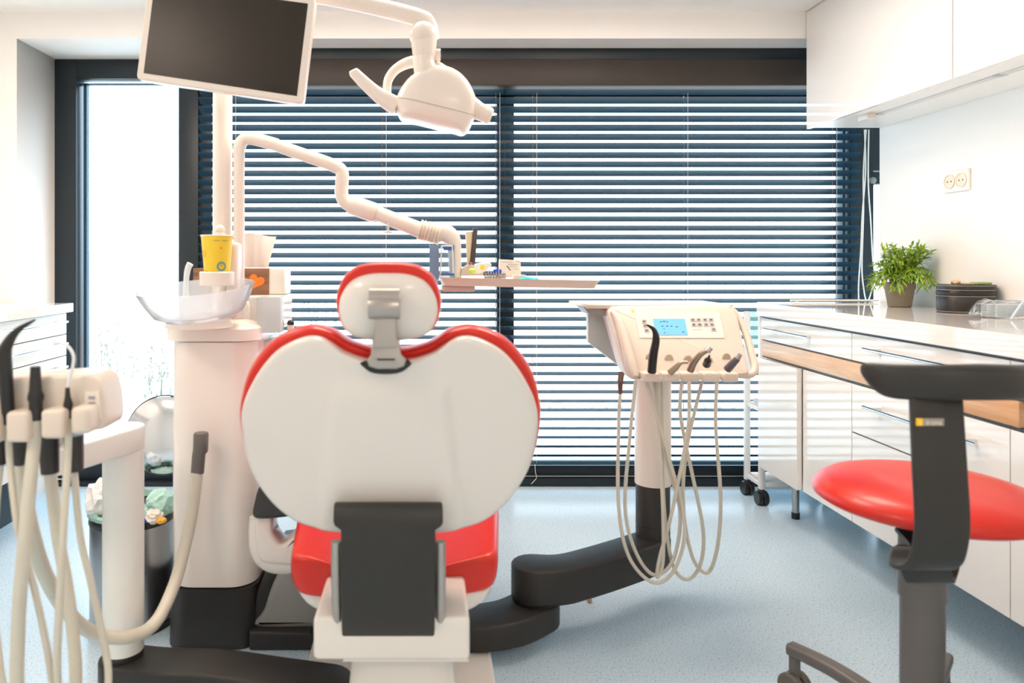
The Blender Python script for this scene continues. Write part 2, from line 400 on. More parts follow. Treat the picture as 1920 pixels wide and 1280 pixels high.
# ------------------------------------------------------------------ ceiling lamps (behind and above the camera's view)
LEDM = mat('lamp_diffuser', (.9, .9, .9), .5, emis=LAMP_COL, es=LAMP_POWER)
for i, (x, y) in enumerate([(-1.45, .35), (.9, -.9), (-1.1, 2.4), (-.1, 2.4), (.85, 2.4)]):
    L = thing('ceiling_light', 'square flush ceiling light panel above the %s' % ['left foreground consoles', 'room entrance at the right', 'glass door side of the room', 'foot end of the dental chair', 'rolling stool and cabinets'][i], 'ceiling light', (x, y, ZC-.03), 'ceiling light panels')
    obj('frame', M().box(x-.33, x+.33, y-.33, y+.33, ZC-.03, ZC-.001, .004), PLA, L)
    obj('diffuser', M().box(x-.30, x+.30, y-.30, y+.30, ZC-.034, ZC-.0305), LEDM, L)

# ------------------------------------------------------------------ right-hand cabinets
HT, HB = .955, .891
XF = 1.56
t = obj('worktop', M().box(1.542, XR-.002, .25, 3.368, HB+.002, HT, .003), WTOP)
tag(t, 'glossy white worktop along the right wall carrying the potted plant', 'worktop')
def handle(m, x, z0, z1, h, r=.0055, out=.034, side=1):
    m.tube([(x-side*out, z0, h), (x-side*out, z1, h)], r, 12)
    for z in (z0+.045, z1-.045): m.box(min(x-side*out, x-side*.0005), max(x-side*out, x-side*.0005), z-.005, z+.005, h-.005, h+.005)
    return m
def front(root, kind, z0, z1, h0, h1, hz=None, hh=None, x=XF, mt=GLOSSW, th=.018, side=1):
    a, b = sorted((x, x+side*th))
    d = obj(kind, M().box(a, b, z0+.0015, z1-.0015, h0, h1, .0015), mt, root)
    if hz: obj('handle', handle(M(), x, hz[0], hz[1], hh, side=side), CHROME, d)
    return d
def carcass(root, z0, z1, h0, h1, xb=XR-.003, xf=XF+.02, mt=CARC):
    obj('body', M().box(xf, xb, z0+.001, z1-.001, h0, h1), mt, root)
zz = lambda px, x=XF: x*F/(px-VX)
ZF0, ZF1, ZF2, ZF3, ZF4 = 3.38, zz(1597), zz(1894), 1.2, .47
far = thing('base_cabinet', 'white gloss base cabinet at the window end of the right worktop, on a metal leg', 'cabinet', (1.84, 3.0, 0), 'white base cabinets under the worktop')
carcass(far, ZF1, 3.355, .195, HB-.002)
front(far, 'drawer', ZF1, ZF0-.02, .785, HB-.008, (zz(1530), zz(1447)), .84)
front(far, 'door', zz(1505)+.004, 3.344, .195, .700, x=1.538, th=.022)
front(far, 'door', ZF1, zz(1505), .192, .698)
obj('gap_shade_strip', M().box(XF+.004, XF+.0195, ZF1+.002, 3.355, .7015, .7075).box(XF+.004, XF+.0195, ZF1+.002, 3.355, .7795, .784).box(XF+.004, XF+.0195, ZF1+.002, 3.355, HB-.006, HB-.001), BLACK, far)  # black strips added in the gaps to paint their shadow lines
for x, y in ((1.645, 3.21), (2.02, 3.2), (1.80, 2.75), (2.02, 2.75)):
    lg = obj('leg', M().lathe((x, y, .028), [(.015, 0), (.015, .166)], 20), STEEL, far)
    obj('foot_cap', M().lathe((x, y, 0), [(.017, 0), (.0175, .028)], 20), BLACK, lg)
def unit(z0, z1, label, split, hz):
    u = thing('base_cabinet', label, 'cabinet', (1.84, (z0+z1)/2, 0), 'white base cabinets under the worktop')
    carcass(u, z0, z1, .195, HB-.002)
    front(u, 'drawer', z0, z1, .785, HB-.008, hz, .84)
    front(u, 'drawer', z0, z1, split+.003, .698, hz, .638)
    front(u, 'drawer', z0, z1, .192, split-.002, None)
    obj('gap_shade_strip', M().box(XF+.004, XF+.0195, z0+.002, z1, .7015, .7075).box(XF+.004, XF+.0195, z0+.002, z1, .7795, .784).box(XF+.004, XF+.0195, z0+.002, z1, HB-.006, HB-.001).box(XF+.008, XF+.0195, z0+.002, z1, split-.002, split+.003), BLACK, u)  # shade between the fronts painted as black strips
    for x, y in ((1.80, z0+.08), (2.02, z0+.08)):
        lg = obj('leg', M().lathe((x, y, .028), [(.015, 0), (.015, .166)], 20), STEEL, u)
        obj('foot_cap', M().lathe((x, y, 0), [(.017, 0), (.0175, .028)], 20), BLACK, lg)
unit(ZF2, ZF1, 'white gloss drawer cabinet behind the red stool, second from the window', .521, (2.0, zz(1636)))
unit(ZF3, ZF2, 'white gloss drawer cabinet at the right picture edge, third from the window', .521, (1.3, 1.83))
unit(ZF4, ZF3, 'white gloss drawer cabinet nearest the room entrance, right of the picture', .521, (.55, 1.10))
wb = tag(obj('wooden_board', M().box(XF-.002, XF+.0185, zz(1912), zz(1430), .709, .778, .002), OAK), 'long honey-coloured wooden board running below the top drawers', 'board')
wb.name = 'wooden_board'

# wall cabinets
XU, HU = 1.77, 1.768
us = zz(1786, XU)
for i, (z0, z1, lb) in enumerate(((us, 3.358, 'white gloss wall cabinet nearest the window, reflecting the blind'), (us-.95, us, 'white gloss wall cabinet at the upper right picture corner'), (us-1.9, us-.95, 'white gloss wall cabinet right of the picture edge'))):
    c = thing('wall_cabinet', lb, 'wall cabinet', (1.95, (z0+z1)/2, HU), 'wall cabinets above the worktop')
    obj('body', M().box(XU+.024, XR-.002, z0+.0005, z1-.0005, HU, ZC-.002), CARC, c)
    obj('door', M().box(XU, XU+.019, z0+.002, z1-.002, HU-.006, ZC-.004, .0015), GLOSSW, c)
    if i < 2:
        a, b = (zz(1868, 1.91), zz(1652, 1.91)) if i == 0 else (us-.85, zz(1882, 1.91))
        s_ = obj('light_strip', M().box(1.895, 1.925, a, b, HU-.003, HU-.0002, .001), mat('strip_diffuser', (.62, .62, .60), .3), c)
        [obj('end_cap', M().box(1.893, 1.927, q, q+.017, HU-.004, HU-.0002, .001), STEEL, s_) for q in (a-.018, b+.001)]
    if i == 0: obj('sensor_switch', M().box(1.85, 1.885, 3.02, 3.09, HU-.022, HU-.0002, .003), PLA, c)
# socket
za, zb_ = zz(1821, XR), zz(1773, XR)
so = thing('wall_socket', 'white double wall socket above the worktop under the wall cabinet', 'socket', (XR, (za+zb_)/2, 1.42))
pl = obj('cover_plate', M().box(XR-.011, XR-.0005, za, zb_, 1.424, 1.510, .004), mat('socket_plastic', (.82, .80, .77), .3), so)
for k in (0, 1):
    yc = za+(zb_-za)*(.27+.46*k); R = Matrix.Rotation(-PI/2, 3, 'Y')
    obj('socket_face', M().lathe((XR-.0115, yc, 1.467), [(.030, -.0), (.030, .0035), (.026, .0035), (.024, .0006), (.001, .0006)], 28, R), mat('socket_cream', (.74, .66, .54), .4), so)
    obj('pin_hole', M().box(XR-.0135, XR-.0122, yc-.012, yc-.008, 1.4645, 1.4695).box(XR-.0135, XR-.0122, yc+.008, yc+.012, 1.4645, 1.4695), BLACK, so)

# potted plant
pc = Vector((1.990, 3.03, HT+.001))
pp_ = thing('potted_plant', 'bushy green plant in a tapered taupe pot on the worktop by the window', 'plant', pc)
pm = mat('pot_taupe', (.22, .185, .13), .5, var=.05)
po = obj('pot', M().lathe(pc, [(.040, 0), (.043, .001), (.054, .072), (.0565, .073), (.060, .100), (.0575, .101), (.052, .085), (.001, .085)], 36), pm, pp_)
obj('soil', M().lathe(pc+Vector((0, 0, .0855)), [(.001, 0), (.050, 0), (.049, .004), (.001, .007)], 24), mat('soil', (.04, .03, .02), .9, var=.4), po)
def leaf(m, p, d, up, L, wd):
    d = d.normalized(); s_ = d.cross(up).normalized(); n = s_.cross(d)
    b = m.bm; k = 5; pr = []
    for i in range(k+1):
        t_ = i/k; c = p+d*L*t_-Vector((0, 0, 1))*(L*.25*t_*t_)+n*.002*math.sin(t_*PI); ww = wd*math.sin(PI*min(.97, .06+t_*.94))**.8
        pr.append([b.verts.new(c-s_*ww), b.verts.new(c+n*ww*-.25), b.verts.new(c+s_*ww)])
    for i in range(k):
        for j in (0, 1): b.faces.new((pr[i][j], pr[i+1][j], pr[i+1][j+1], pr[i][j+1]))
GR = [mat('leaf_light', (.42, .58, .06), .4, var=.3, vscale=60), mat('leaf_mid', (.24, .42, .04), .4, var=.3, vscale=60), mat('leaf_grey', (.16, .24, .10), .45, var=.3, vscale=60)]
fm = [M(), M(), M()]; st = M()
random.seed(21)
for i in range(84):
    a = random.uniform(0, 2*PI); el = random.uniform(.12, 1.4); L = random.uniform(.09, .145)*(1.15 if el > .9 else 1)
    d = Vector((math.cos(a)*math.cos(el), math.sin(a)*math.cos(el), math.sin(el)))
    p0 = pc+Vector((random.uniform(-.025, .025), random.uniform(-.025, .025), .088))
    p1 = p0+d*L*.5+Vector((0, 0, .03)); p2 = p0+d*L+Vector((0, 0, .012 if el > .7 else -.03))
    for q in (p1, p2):
        q.x = min(q.x, XR-.035)
    pth = catmull([p0, p1, p2], 8); st.tube(pth, .0014, 5)
    for k in range(4, len(pth)):
        for s_ in range(2):
            t_ = (pth[k]-pth[k-1]).normalized(); dd = (t_*.8+Vector((random.gauss(0, .7), random.gauss(0, .7), random.gauss(.1, .5)))).normalized()
            LL = random.uniform(.022, .040)
            if pth[k].x+dd.x*LL > XR-.004: dd.x = -abs(dd.x)
            leaf(fm[random.choice((0, 0, 1, 1, 2))], pth[k], dd, Vector((random.gauss(0, .3), random.gauss(0, .3), 1)).normalized(), LL, random.uniform(.0024, .0046))
for i, nm in enumerate(('light', 'mid', 'grey')): obj('foliage', fm[i], GR[i], pp_, sharp=80)
obj('stems', st, GR[1], pp_)

# black round box with its contents
bc = Vector((2.022, 2.70, HT+.001))
bb = thing('storage_box', 'black leather-look box with grey piping lines standing against the wall', 'box', bc)
LEA = mat('black_leather', (.022, .018, .016), .35, var=.15, bump=.3, bscale=300)
def sq(sc, z): return [(bc.x+sc*u, bc.y+sc*v, z) for u, v in rrect(-.092, .092, -.07, .07, .06, 8)]
def body(z0, z1): return M().loft([sq(.985, bc.z+z0), sq(1, bc.z+z0+.002), sq(1, bc.z+z1-.002), sq(.985, bc.z+z1)])
obj('body', body(0, .062), LEA, bb); obj('waist_band', body(.0625, .080), BLACK, bb); obj('lid', body(.0805, .104), LEA, bb)
pg = M()
for z in (.004, .061, .084, .100): pg.tube([Vector(p) for p in sq(1.004, bc.z+z)]+[Vector(sq(1.004, bc.z+z)[0])], .0011, 6)
obj('piping', pg, LGREY, bb)
tz = bc.z+.105
r_ = M()
for k in range(5): r_.ball((1.962+.008*(k % 3), 2.67+.012*(k//2), tz+.006+.004*(k % 2)), .0085, 10, rz=.0065)
tag(obj('cotton_rolls', r_, mat('beige_cotton', (.66, .48, .30), .8)), 'small heap of beige rolls on top of the black box', 'rolls')
tag(obj('beige_block', M().box(1.987, 2.027, 2.66, 2.69, tz, tz+.006, .002), mat('beige_card', (.70, .50, .32), .7)), 'flat beige block between the rolls and the green block on the black box', 'block')
tag(obj('green_block', M().box(2.031, 2.086, 2.655, 2.695, tz, tz+.0085, .002), mat('green_sponge', (.32, .48, .16), .7)), 'flat green sponge block on top of the black box', 'sponge')

# crinkled clear bags on the worktop
def bag(cx, cy, L, wd, h, seed, label):
    random.seed(seed); m = M(); n = 16; rings = []
    B = thing('plastic_bag', label, 'bag', (cx, cy, HT+.001), 'clear bags of dental supplies')
    for i in range(n+1):
        t_ = i/n; x = cx-L/2+L*t_; e = min(1, (t_*5)**.7 if t_ < .2 else 1)
        e = max(e, .12)
        if t_ > .9: e = max(.15, (1-t_)*10)
        ring = []
        for k in range(18):
            a = 2*PI*k/18; rr = 1+random.uniform(-.09, .09)
            ring.append(Vector((x, cy+wd/2*(.45+.55*e)*math.cos(a)*rr, HT+.002+max(0, h/2*e*(1+math.sin(a)*rr)+(h*.12 if t_ < .2 else 0)))))
        rings.append(ring)
    obj('film', m.loft(rings), CLEAR, B, sharp=20, smooth=False)
    w_ = M()
    for k in range(7):
        z = HT+.006+h*.11*k
        for yy in (-.32, .05, .3): w_.tube([(cx-L*.28, cy+wd*yy, z), (cx+L*.42, cy+wd*yy*.8, z+.001)], .0022, 5)
    for k in range(6): w_.box(cx-L*.26+L*.13*k, cx-L*.26+L*.13*k+.003, cy-wd*.34, cy-wd*.335, HT+.005, HT+h*.75)
    obj('contents', w_, mat('bag_white', (.75, .76, .76), .35), B)
bag(1.965, 2.44, .22, .10, .058, 5, 'crinkled clear plastic bag of white items in front of the black box')
bag(1.93, 2.14, .24, .11, .05, 9, 'crinkled clear plastic bag at the right picture edge on the worktop')
tag(obj('tube_rod', M().tube([(1.915, 2.36, HT+.004), (XR-.006, 2.46, HT+.165)], .0035, 10), mat('pale_blue_plastic', (.60, .74, .90), .3)), 'thin pale blue rod leaning on the wall over the clear bags', 'rod')

# rolling cart between the end of the base cabinets and the blind
cw = mat('cart_white', (.80, .80, .78), .35)
ct = thing('rolling_cart', 'white metal rolling cart with black casters between window and base cabinets', 'cart', (1.72, 3.46, 0))
for x, y in ((1.575, 3.385), (1.575, 3.54), (1.90, 3.385), (1.90, 3.54)):
    obj('post', M().box(x-.013, x+.013, y-.011, y+.011, .075, .90, .003), cw, ct)
obj('lower_shelf', M().box(1.589, 1.886, 3.375, 3.55, .085, .108, .003), cw, ct)
obj('middle_shelf', M().box(1.589, 1.886, 3.375, 3.55, .44, .458, .003), cw, ct)
obj('side_brace', M().box(1.568, 1.582, 3.397, 3.528, .085, .105, .002).box(1.568, 1.582, 3.397, 3.528, .438, .458, .002), cw, ct)
for x, y in ((1.575, 3.54), (1.575, 3.388), (1.90, 3.388), (1.90, 3.54)):
    cs = obj('caster', M().lathe((x-.012, y, .033), [(.030, -.011), (.033, -.008), (.033, .008), (.030, .011)], 24, Matrix.Rotation(PI/2, 3, 'Y')).lathe((x+.014, y, .033), [(.030, -.011), (.033, -.008), (.033, .008), (.030, .011)], 24, Matrix.Rotation(PI/2, 3, 'Y')), BLACK, ct)
    obj('caster_fork', M().box(x-.010, x+.012, y-.018, y+.018, .045, .0745, .004), DGREY, cs)
obj('acrylic_panel', M().box(1.589, 1.70, 3.546, 3.551, .72, .90, .001), MINT, ct, label='mint green acrylic panel')
tag(obj('paper_stack', M().box(1.60, 1.70, 3.41, 3.53, .4585, .475, .002), mat('blueish_paper', (.60, .72, .85), .6)), 'pale blue packs lying on the middle shelf of the rolling cart', 'packs')
tag(obj('metal_rod', M().tube([(1.69, 3.345, HT+.009), (2.10, 3.345, HT+.009)], .005, 10).lathe((1.72, 3.345, HT+.0005), [(.006, 0), (.006, .008)], 12).lathe((2.07, 3.345, HT+.0005), [(.006, 0), (.006, .008)], 12), CARC), 'thin pale metal rod lying along the window end of the right worktop', 'rod')

# ------------------------------------------------------------------ left cabinet
xl = -1.665
lc = thing('drawer_cabinet', 'white cabinet with slim chrome drawer handles left of the glass door', 'cabinet', (-1.95, 2.4, 0))
obj('body', M().box(XL+.002, xl-.02, 1.2, 3.33, .265, .91), CARC, lc)
yt = [.265, .43, .60, .712, .81, .909]
for i in range(5):
    for a, b in ((2.565, 3.33), (1.80, 2.563)):
        front(lc, 'drawer', a, b, yt[i]+.002, yt[i+1]-.002, (a+.12, b-.06), (yt[i]+yt[i+1])/2+.012, x=xl, side=-1, mt=CARC)
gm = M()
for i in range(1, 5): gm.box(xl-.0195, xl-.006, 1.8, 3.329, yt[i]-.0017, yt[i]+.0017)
obj('gap_shade_strip', gm, FRAME, lc)  # dark strips stand in for the shade between drawers
obj('plinth', M().box(XL+.05, xl-.16, 1.3, 3.25, .001, .264), FRAME, lc)
tag(obj('worktop', M().box(XL+.002, -1.645, 1.2, 3.355, .9105, .952, .003), WTOP), 'white worktop of the left cabinet beside the glass door', 'worktop')
# ------------------------------------------------------------------ patient chair (seen from behind)
CX = 731
def half(pts, cx=CX):
    """mirror a right-hand half outline given as (dx, y) pixels and return the full closed list"""
    return [(cx+a, b) for a, b in pts]+[(cx-a, b) for a, b in pts[::-1] if a > 0]
def zback(py): return 1.535-.135*(990-py)/380
def lean_fit(c):
    z0, z1 = zback(990), zback(620); Z0, Z1 = XZ(0, 990, z0)[1], XZ(0, 620, z1)[1]
    k = (z1-z0)/(Z1-Z0); return lambda p: Vector((p.x, p.y+z0+k*(p.z-Z0), p.z))
LEAN = lean_fit(0)
ch = thing('dental_chair', 'red and white dental patient chair seen from behind, in the picture centre', 'dental chair', (XZ(731, 0, 1.9)[0], 1.95, 0))
cu = half([(0, 655), (28, 655), (52, 650), (80, 640), (107, 622), (135, 613), (160, 612), (190, 620), (222, 637), (250, 665), (270, 698), (281, 733), (287, 772), (284, 812), (276, 850), (262, 888), (241, 922), (208, 955), (170, 977), (112, 988), (50, 990), (0, 991)])
sh = half([(0, 672), (28, 672), (55, 667), (84, 656), (108, 640), (130, 629), (156, 629), (186, 640), (214, 658), (240, 688), (259, 720), (271, 748), (277, 778), (275, 815), (268, 850), (255, 886), (234, 920), (204, 951), (166, 974), (110, 986), (50, 989), (0, 990)])
def smooth2(px, zf, n=4): return [XZ(q.x, q.y, zf(q.y)) for q in catmull([(a, b, 0) for a, b in px], n, True)]
cuo = smooth2(cu, zback); sho = smooth2(sh, zback)
cc = XZ(CX, 800, zback(800))
def sup(s0, s1, n, y0, y1): return [(s0+(s1-s0)*math.sin(PI/2*k/n), y0+(y1-y0)*(1-math.cos(PI/2*k/n))) for k in range(n+1)]
prof = [(.02, .0), (.5, .0), (.90, .0)]+sup(.94, 1.0, 6, .0, .035)[0:]+[(1.0, .05)]
prof += [(1-.10*(1-math.cos(PI/2*k/6)), .05+.045*math.sin(PI/2*k/6)) for k in range(1, 7)]+[(.8, .100), (.5, .09), (.02, .085)]
back = obj('back_cushion', M().shell(cuo, cc, prof, LEAN), RED, ch, sharp=60)
# white moulded back shell with a raised centre panel
def sst(a, b, x): t_ = max(0, min(1, (x-a)/(b-a))); return t_*t_*(3-2*t_)
def shellfn(p):
    px = VX+p.x*F/1.46; py = VY+(HC-p.z)*F/1.46
    lo = 633-.115*(py-690); hi = 829+.115*(py-690)
    q = sst(lo-5, lo+3, px)*sst(hi+5, hi-3, px)*sst(690, 745, py)
    r = ((px-CX)/285)**2
    yy = p.y-.007*q-(.022*(1-min(1, r)) if p.y < -.009 else 0)
    return LEAN(Vector((p.x, yy, p.z)))
prof = [(.015, -.020)]+[(k/34, -.020) for k in range(2, 33)]+[(.965, -.0185), (.985, -.014), (.996, -.008), (1.0, 0), (.99, .004), (.9, .008)]
obj('back_shell', M().shell(sho, cc, prof, shellfn), SHELLW, ch, sharp=60)
# neck recess and head rest
zh = 1.385
obj('neck_recess', M().slab(smooth2([(684, 672), (767, 672), (765, 684), (745, 694), (706, 694), (687, 684)], lambda y: 1.42, 3), 1.375, 1.43, .004), BLACK, ch)
hc = XZ(728, 566, zh)
hcu = smooth2([(728+a, b) for a, b in [(0, 491), (32, 492), (62, 499), (83, 515), (96, 540), (101, 566), (97, 594), (90, 612), (76, 626), (40, 632), (0, 633)]]+[(728-a, b) for a, b in [(0, 633), (40, 632), (76, 626), (90, 612), (97, 594), (101, 566), (96, 540), (83, 515), (62, 499), (32, 492)][1:]], lambda y: zh)
hsh = smooth2([(728+a, b) for a, b in [(0, 511), (30, 512), (57, 519), (76, 533), (89, 555), (93, 577), (90, 600), (80, 620), (62, 632), (32, 638), (0, 640)]]+[(728-a, b) for a, b in [(32, 638), (62, 632), (80, 620), (90, 600), (93, 577), (89, 555), (76, 533), (57, 519), (30, 512)]], lambda y: zh)
hl = lambda p: Vector((p.x, p.y+zh-.10*(p.z-hc[1]), p.z))
prof = [(.02, 0), (.5, 0), (.88, 0)]+sup(.91, 1.0, 6, 0, .03)+[(1-.2*(1-math.cos(PI/2*k/6)), .03+.045*math.sin(PI/2*k/6)) for k in range(1, 7)]+[(.4, .072), (.02, .07)]
hr = obj('headrest_cushion', M().shell(hcu, hc, prof, hl), RED, ch, sharp=60)
prof = [(.02, -.030), (.2, -.0298), (.4, -.028), (.6, -.0245), (.75, -.020), (.86, -.0145), (.94, -.009), (.98, -.004), (1, .0015), (.96, .004)]
obj('headrest_shell', M().shell(hsh, hc, prof, hl), SHELLW, ch, sharp=60)
R = Matrix.Rotation(PI/2, 3, 'Y')
zq = 1.335; a = P(691, 575, zq); b = P(750, 575, zq)
br = M().lathe(((a.x), zq+.005, a.z), [(.022, 0), (.0235, .003), (.0235, b.x-a.x-.003), (.022, b.x-a.x)], 28, R).lathe((a.x, zq+.005, a.z+.018), [(.016, .001), (.016, b.x-a.x-.001)], 20, R)
obj('headrest_joint', br, SGREY, ch)
br = M().slab([XZ(*q) for q in ((704, 590, zq), (740, 590, zq), (746, 652, zq), (699, 652, zq))], zq-.002, zq+.018, .003)
br.slab([XZ(*q) for q in ((697, 638, zq), (748, 638, zq), (752, 668, zq), (762, 676, zq), (757, 688, zq), (742, 693, zq), (707, 693, zq), (691, 688, zq), (687, 676, zq), (694, 668, zq))], zq+.006, zq+.03, .004)
obj('headrest_bracket', br, SGREY, ch)
obj('release_slot', M().box(P(707, 675, zq).x, P(740, 675, zq).x, zq+.003, zq+.008, P(0, 676, zq).z, P(0, 673, zq).z), BLACK, ch)

# seat: bolstered red cushion running away from the viewer
zs = 1.66
sec = catmull([(q[0], q[1], 0) for q in [(543, 1052), (549, 1036), (580, 1034), (650, 1052), (731, 1062), (812, 1052), (895, 1034), (926, 1032), (935, 1046), (935, 1065), (931, 1085), (915, 1100), (830, 1113), (731, 1117), (640, 1114), (565, 1108), (547, 1088), (543, 1068)]], 4, True)
seco = [XZ(q.x, q.y, zs) for q in sec]; sc_ = XZ(735, 1080, zs)
prof = [(.05, zs-.035), (.5, zs-.035), (.82, zs-.03), (.90, zs-.026), (.95, zs-.018), (.985, zs-.002), (1, zs+.02), (1.10, zs+.25), (1.12, zs+.40), (1.02, zs+.6), (.90, zs+.95), (.86, zs+1.12), (.80, zs+1.17), (.6, zs+1.19), (.05, zs+1.19)]
def seatfn(p):      # the rear end swells towards the viewer in the middle of the side bolsters and the top slopes
    d = min(1, max(0, (p.y-zs)/.3)); return Vector((p.x, p.y, p.z+(.018*d if p.z > sc_[1] else 0)))
obj('seat_cushion', M().shell(seco, sc_, prof, seatfn), RED, ch, sharp=60)
uo = [XZ(739+183*math.cos(a_), 1100+60*max(0, math.sin(a_))**.85-8*max(0, -math.sin(a_)), zs) for a_ in [2*PI*(k+.5)/64 for k in range(64)]]; uc = XZ(735, 1136, zs)
prof = [(.05, zs-.02), (.8, zs-.02), (.93, zs-.014), (1, zs+.01), (1.02, zs+.2), (.9, zs+.8), (.7, zs+1.1), (.05, zs+1.12)]
obj('seat_shell', M().shell(uo, uc, prof), SHELLW, ch, sharp=60)
# hinge cover between back and seat (dark curved panel)
def band(z0, pts, w_, th, mt, name, lab=None):
    pp = [P(731-3, y, z) for y, z in pts]; return obj(name, M().strip(pp, w_, th, (1, 0, 0), 6), mt, ch, label=lab)
k = 1.42/F
cov = [(946, 1.452), (952, 1.428), (985, 1.415), (1040, 1.41), (1100, 1.415), (1160, 1.43), (1192, 1.45), (1200, 1.475)]
band(0, cov, lambda t_: (205 if t_ < .28 else 176 if t_ > .31 else 205-29*(t_-.28)/.03)*k, .012, CGREY, 'hinge_cover', 'dark charcoal curved hinge cover')
for sx in (-1, 1):
    sd = M()
    x0 = P(728+sx*98, 0, 1.42).x
    sd.tube([Vector((x0, z+.016, P(0, y, z).z)) for y, z in ((1020, 1.41), (1060, 1.41), (1100, 1.415), (1160, 1.43), (1188, 1.45))], .011, 10, 5)
    obj('hinge_side_trim', sd, SGREY, ch, label='satin grey strips along the hinge cover')
um = M().box(P(650, 0, 1.5).x, P(810, 0, 1.5).x, 1.47, 1.66, P(0, 1190, 1.5).z, P(0, 970, 1.5).z, .02, 3)
obj('hinge_arm', um, DGREY, ch)
# white step plate under the hinge
z1 = 1.44
o2 = [XZ(a_, b_+(6*(1-((a_-734)/147)**2) if b_ > 1190 else 0), z1) for a_, b_ in rrect(587, 881, 1157, 1236, 10, 6)[:13]+[(587+294*k/12, 1236) for k in range(1, 12)]+rrect(587, 881, 1157, 1236, 10, 6)[13:]]
o2 = [XZ(a_, b_, z1) for a_, b_ in rrect(587, 881, 1157, 1238, 10, 6)]
obj('rear_plate', M().slab(o2, z1, z1+.20, .008), SHELLW, ch)
o2 = [XZ(*q) for q in ((645, 1236, z1), (873, 1236, z1), (880, 1246, z1), (640, 1246, z1))]
obj('lower_lip', M().slab(o2, z1+.01, z1+.20, .002), SHELLW, ch)
bx0, bx1 = XZ(655, 0, 1.5)[0], XZ(850, 0, 1.5)[0]
obj('lift_column', M().loft([[Vector((x, y, z)) for x, y in rrect(bx0-.02*q, bx1+.02*q, 1.50-.02*q, 2.3, .05, 5)] for z, q in ((.04, 1), (.16, .6), (.30, 0), (.345, -1))]), SHELLW, ch)
obj('base_plate', M().box(-.335, .184, 1.25, 2.42, .001, .036, .012, 3), GLOSSW, ch)
# armrest at the left with white support loop
zr = 1.92
o2 = [XZ(q.x, q.y, zr) for q in catmull([(474, 972, 0), (476, 940, 0), (486, 912, 0), (505, 905, 0), (545, 918, 0), (560, 940, 0), (560, 965, 0), (513, 974, 0)], 4, True)]
obj('armrest_pad', M().slab(o2, zr, zr+.28, .015), DGREY, ch, label='dark grey armrest pad')
lp = [P(490, 970, zr+.05), P(488, 1020, zr+.05), P(500, 1048, zr+.05), P(530, 1056, zr+.05), P(570, 1050, zr+.05)]
obj('armrest_support', M().tube(lp, [.025, .024, .022, .022, .022], 16, 6, 1.3), SHELLW, ch)
o2 = [XZ(q.x, q.y, zr) for q in catmull([(476, 975, 0), (505, 972, 0), (508, 1005, 0), (525, 1026, 0), (545, 1012, 0), (560, 1010, 0), (560, 1062, 0), (520, 1066, 0), (484, 1058, 0), (474, 1020, 0)], 4, True)]
obj('armrest_bracket', M().slab(o2, zr+.02, zr+.10, .012), SHELLW, ch)

# ------------------------------------------------------------------ water unit (left of the chair)
zu = 2.13
UX0, UX1 = fx(312, zu), fx(475, zu)
un = thing('cuspidor_unit', 'warm white dental water unit column carrying the glass rinse bowl, left of the chair', 'dental unit', ((UX0+UX1)/2, zu+.15, 0))
hz = lambda py, z=zu: HC-(py-VY)*z/F
UY1 = zu+.34
def ur(ex, z, r=.07): return [Vector((x, y, z)) for x, y in rrect(UX0-ex, UX1+ex, zu-ex, UY1+ex, r, 8)]
obj('column', M().loft([ur(0, hz(1101), .075), ur(.002, hz(900), .075), ur(.0, hz(642), .075)]), PLAC, un, label='warm white glossy column cover')
obj('top_cap', M().loft([ur(.008, hz(640)), ur(.014, hz(643)+.006), ur(.014, hz(612)-.008), ur(.006, hz(612)), ur(-.04, hz(603))]), PLAC, un)
obj('base', M().loft([ur(.006, .002, .06), ur(.004, hz(1104), .06)]).slab([XZ(*q) for q in ((468, 1182, zu), (580, 1182, zu), (588, 1190, zu), (586, 1216, zu), (468, 1216, zu))], zu-.01, zu+.28, .008), DGREY, un, label='dark grey plinth of the water unit')
# sculpted grey link to the chair base
g = [XZ(q.x, q.y, zu) for q in catmull([(476, 1185, 0), (490, 1150, 0), (503, 1110, 0), (520, 1078, 0), (545, 1062, 0), (585, 1060, 0), (640, 1062, 0), (660, 1180, 0), (600, 1186, 0)], 4, True)]
obj('chair_link', M().slab(g, zu+.02, zu+.30, .02), LGREY, un, label='mid grey sculpted link to the chair')
g2 = [XZ(*q) for q in ((470, 1185, zu), (476, 1120, zu), (500, 1062, zu), (530, 1058, zu), (508, 1100, zu), (492, 1150, zu), (480, 1186, zu))]
obj('link_side', M().slab(g2, zu+.03, zu+.29, .005), DGREY, un)
# bowl
zb2 = 2.02; bc2 = P(368, 541, zb2); tilt = Matrix.Rotation(math.radians(-3.5), 3, 'Y') @ Matrix.Rotation(math.radians(7), 3, 'X')
kk = zb2/F
bp_ = [(.001, -54*kk), (66*kk, -54*kk), (82*kk, -46*kk), (97*kk, -22*kk), (107*kk, 0), (107.5*kk, 3*kk), (104*kk, 3*kk), (93*kk, -22*kk), (79*kk, -42*kk), (64*kk, -49*kk), (.001, -49*kk)]
bo = obj('rinse_bowl', M().lathe(bc2, bp_, 56, tilt, False), BOWL, un, label='frosted translucent glass rinse bowl')
obj('bowl_neck', M().lathe(bc2+Vector((.0, .02, -58*kk-.004)), [(.095, -12*kk), (.09, -6*kk), (.085, 0), (.06, 3*kk)], 40), PLA, un)
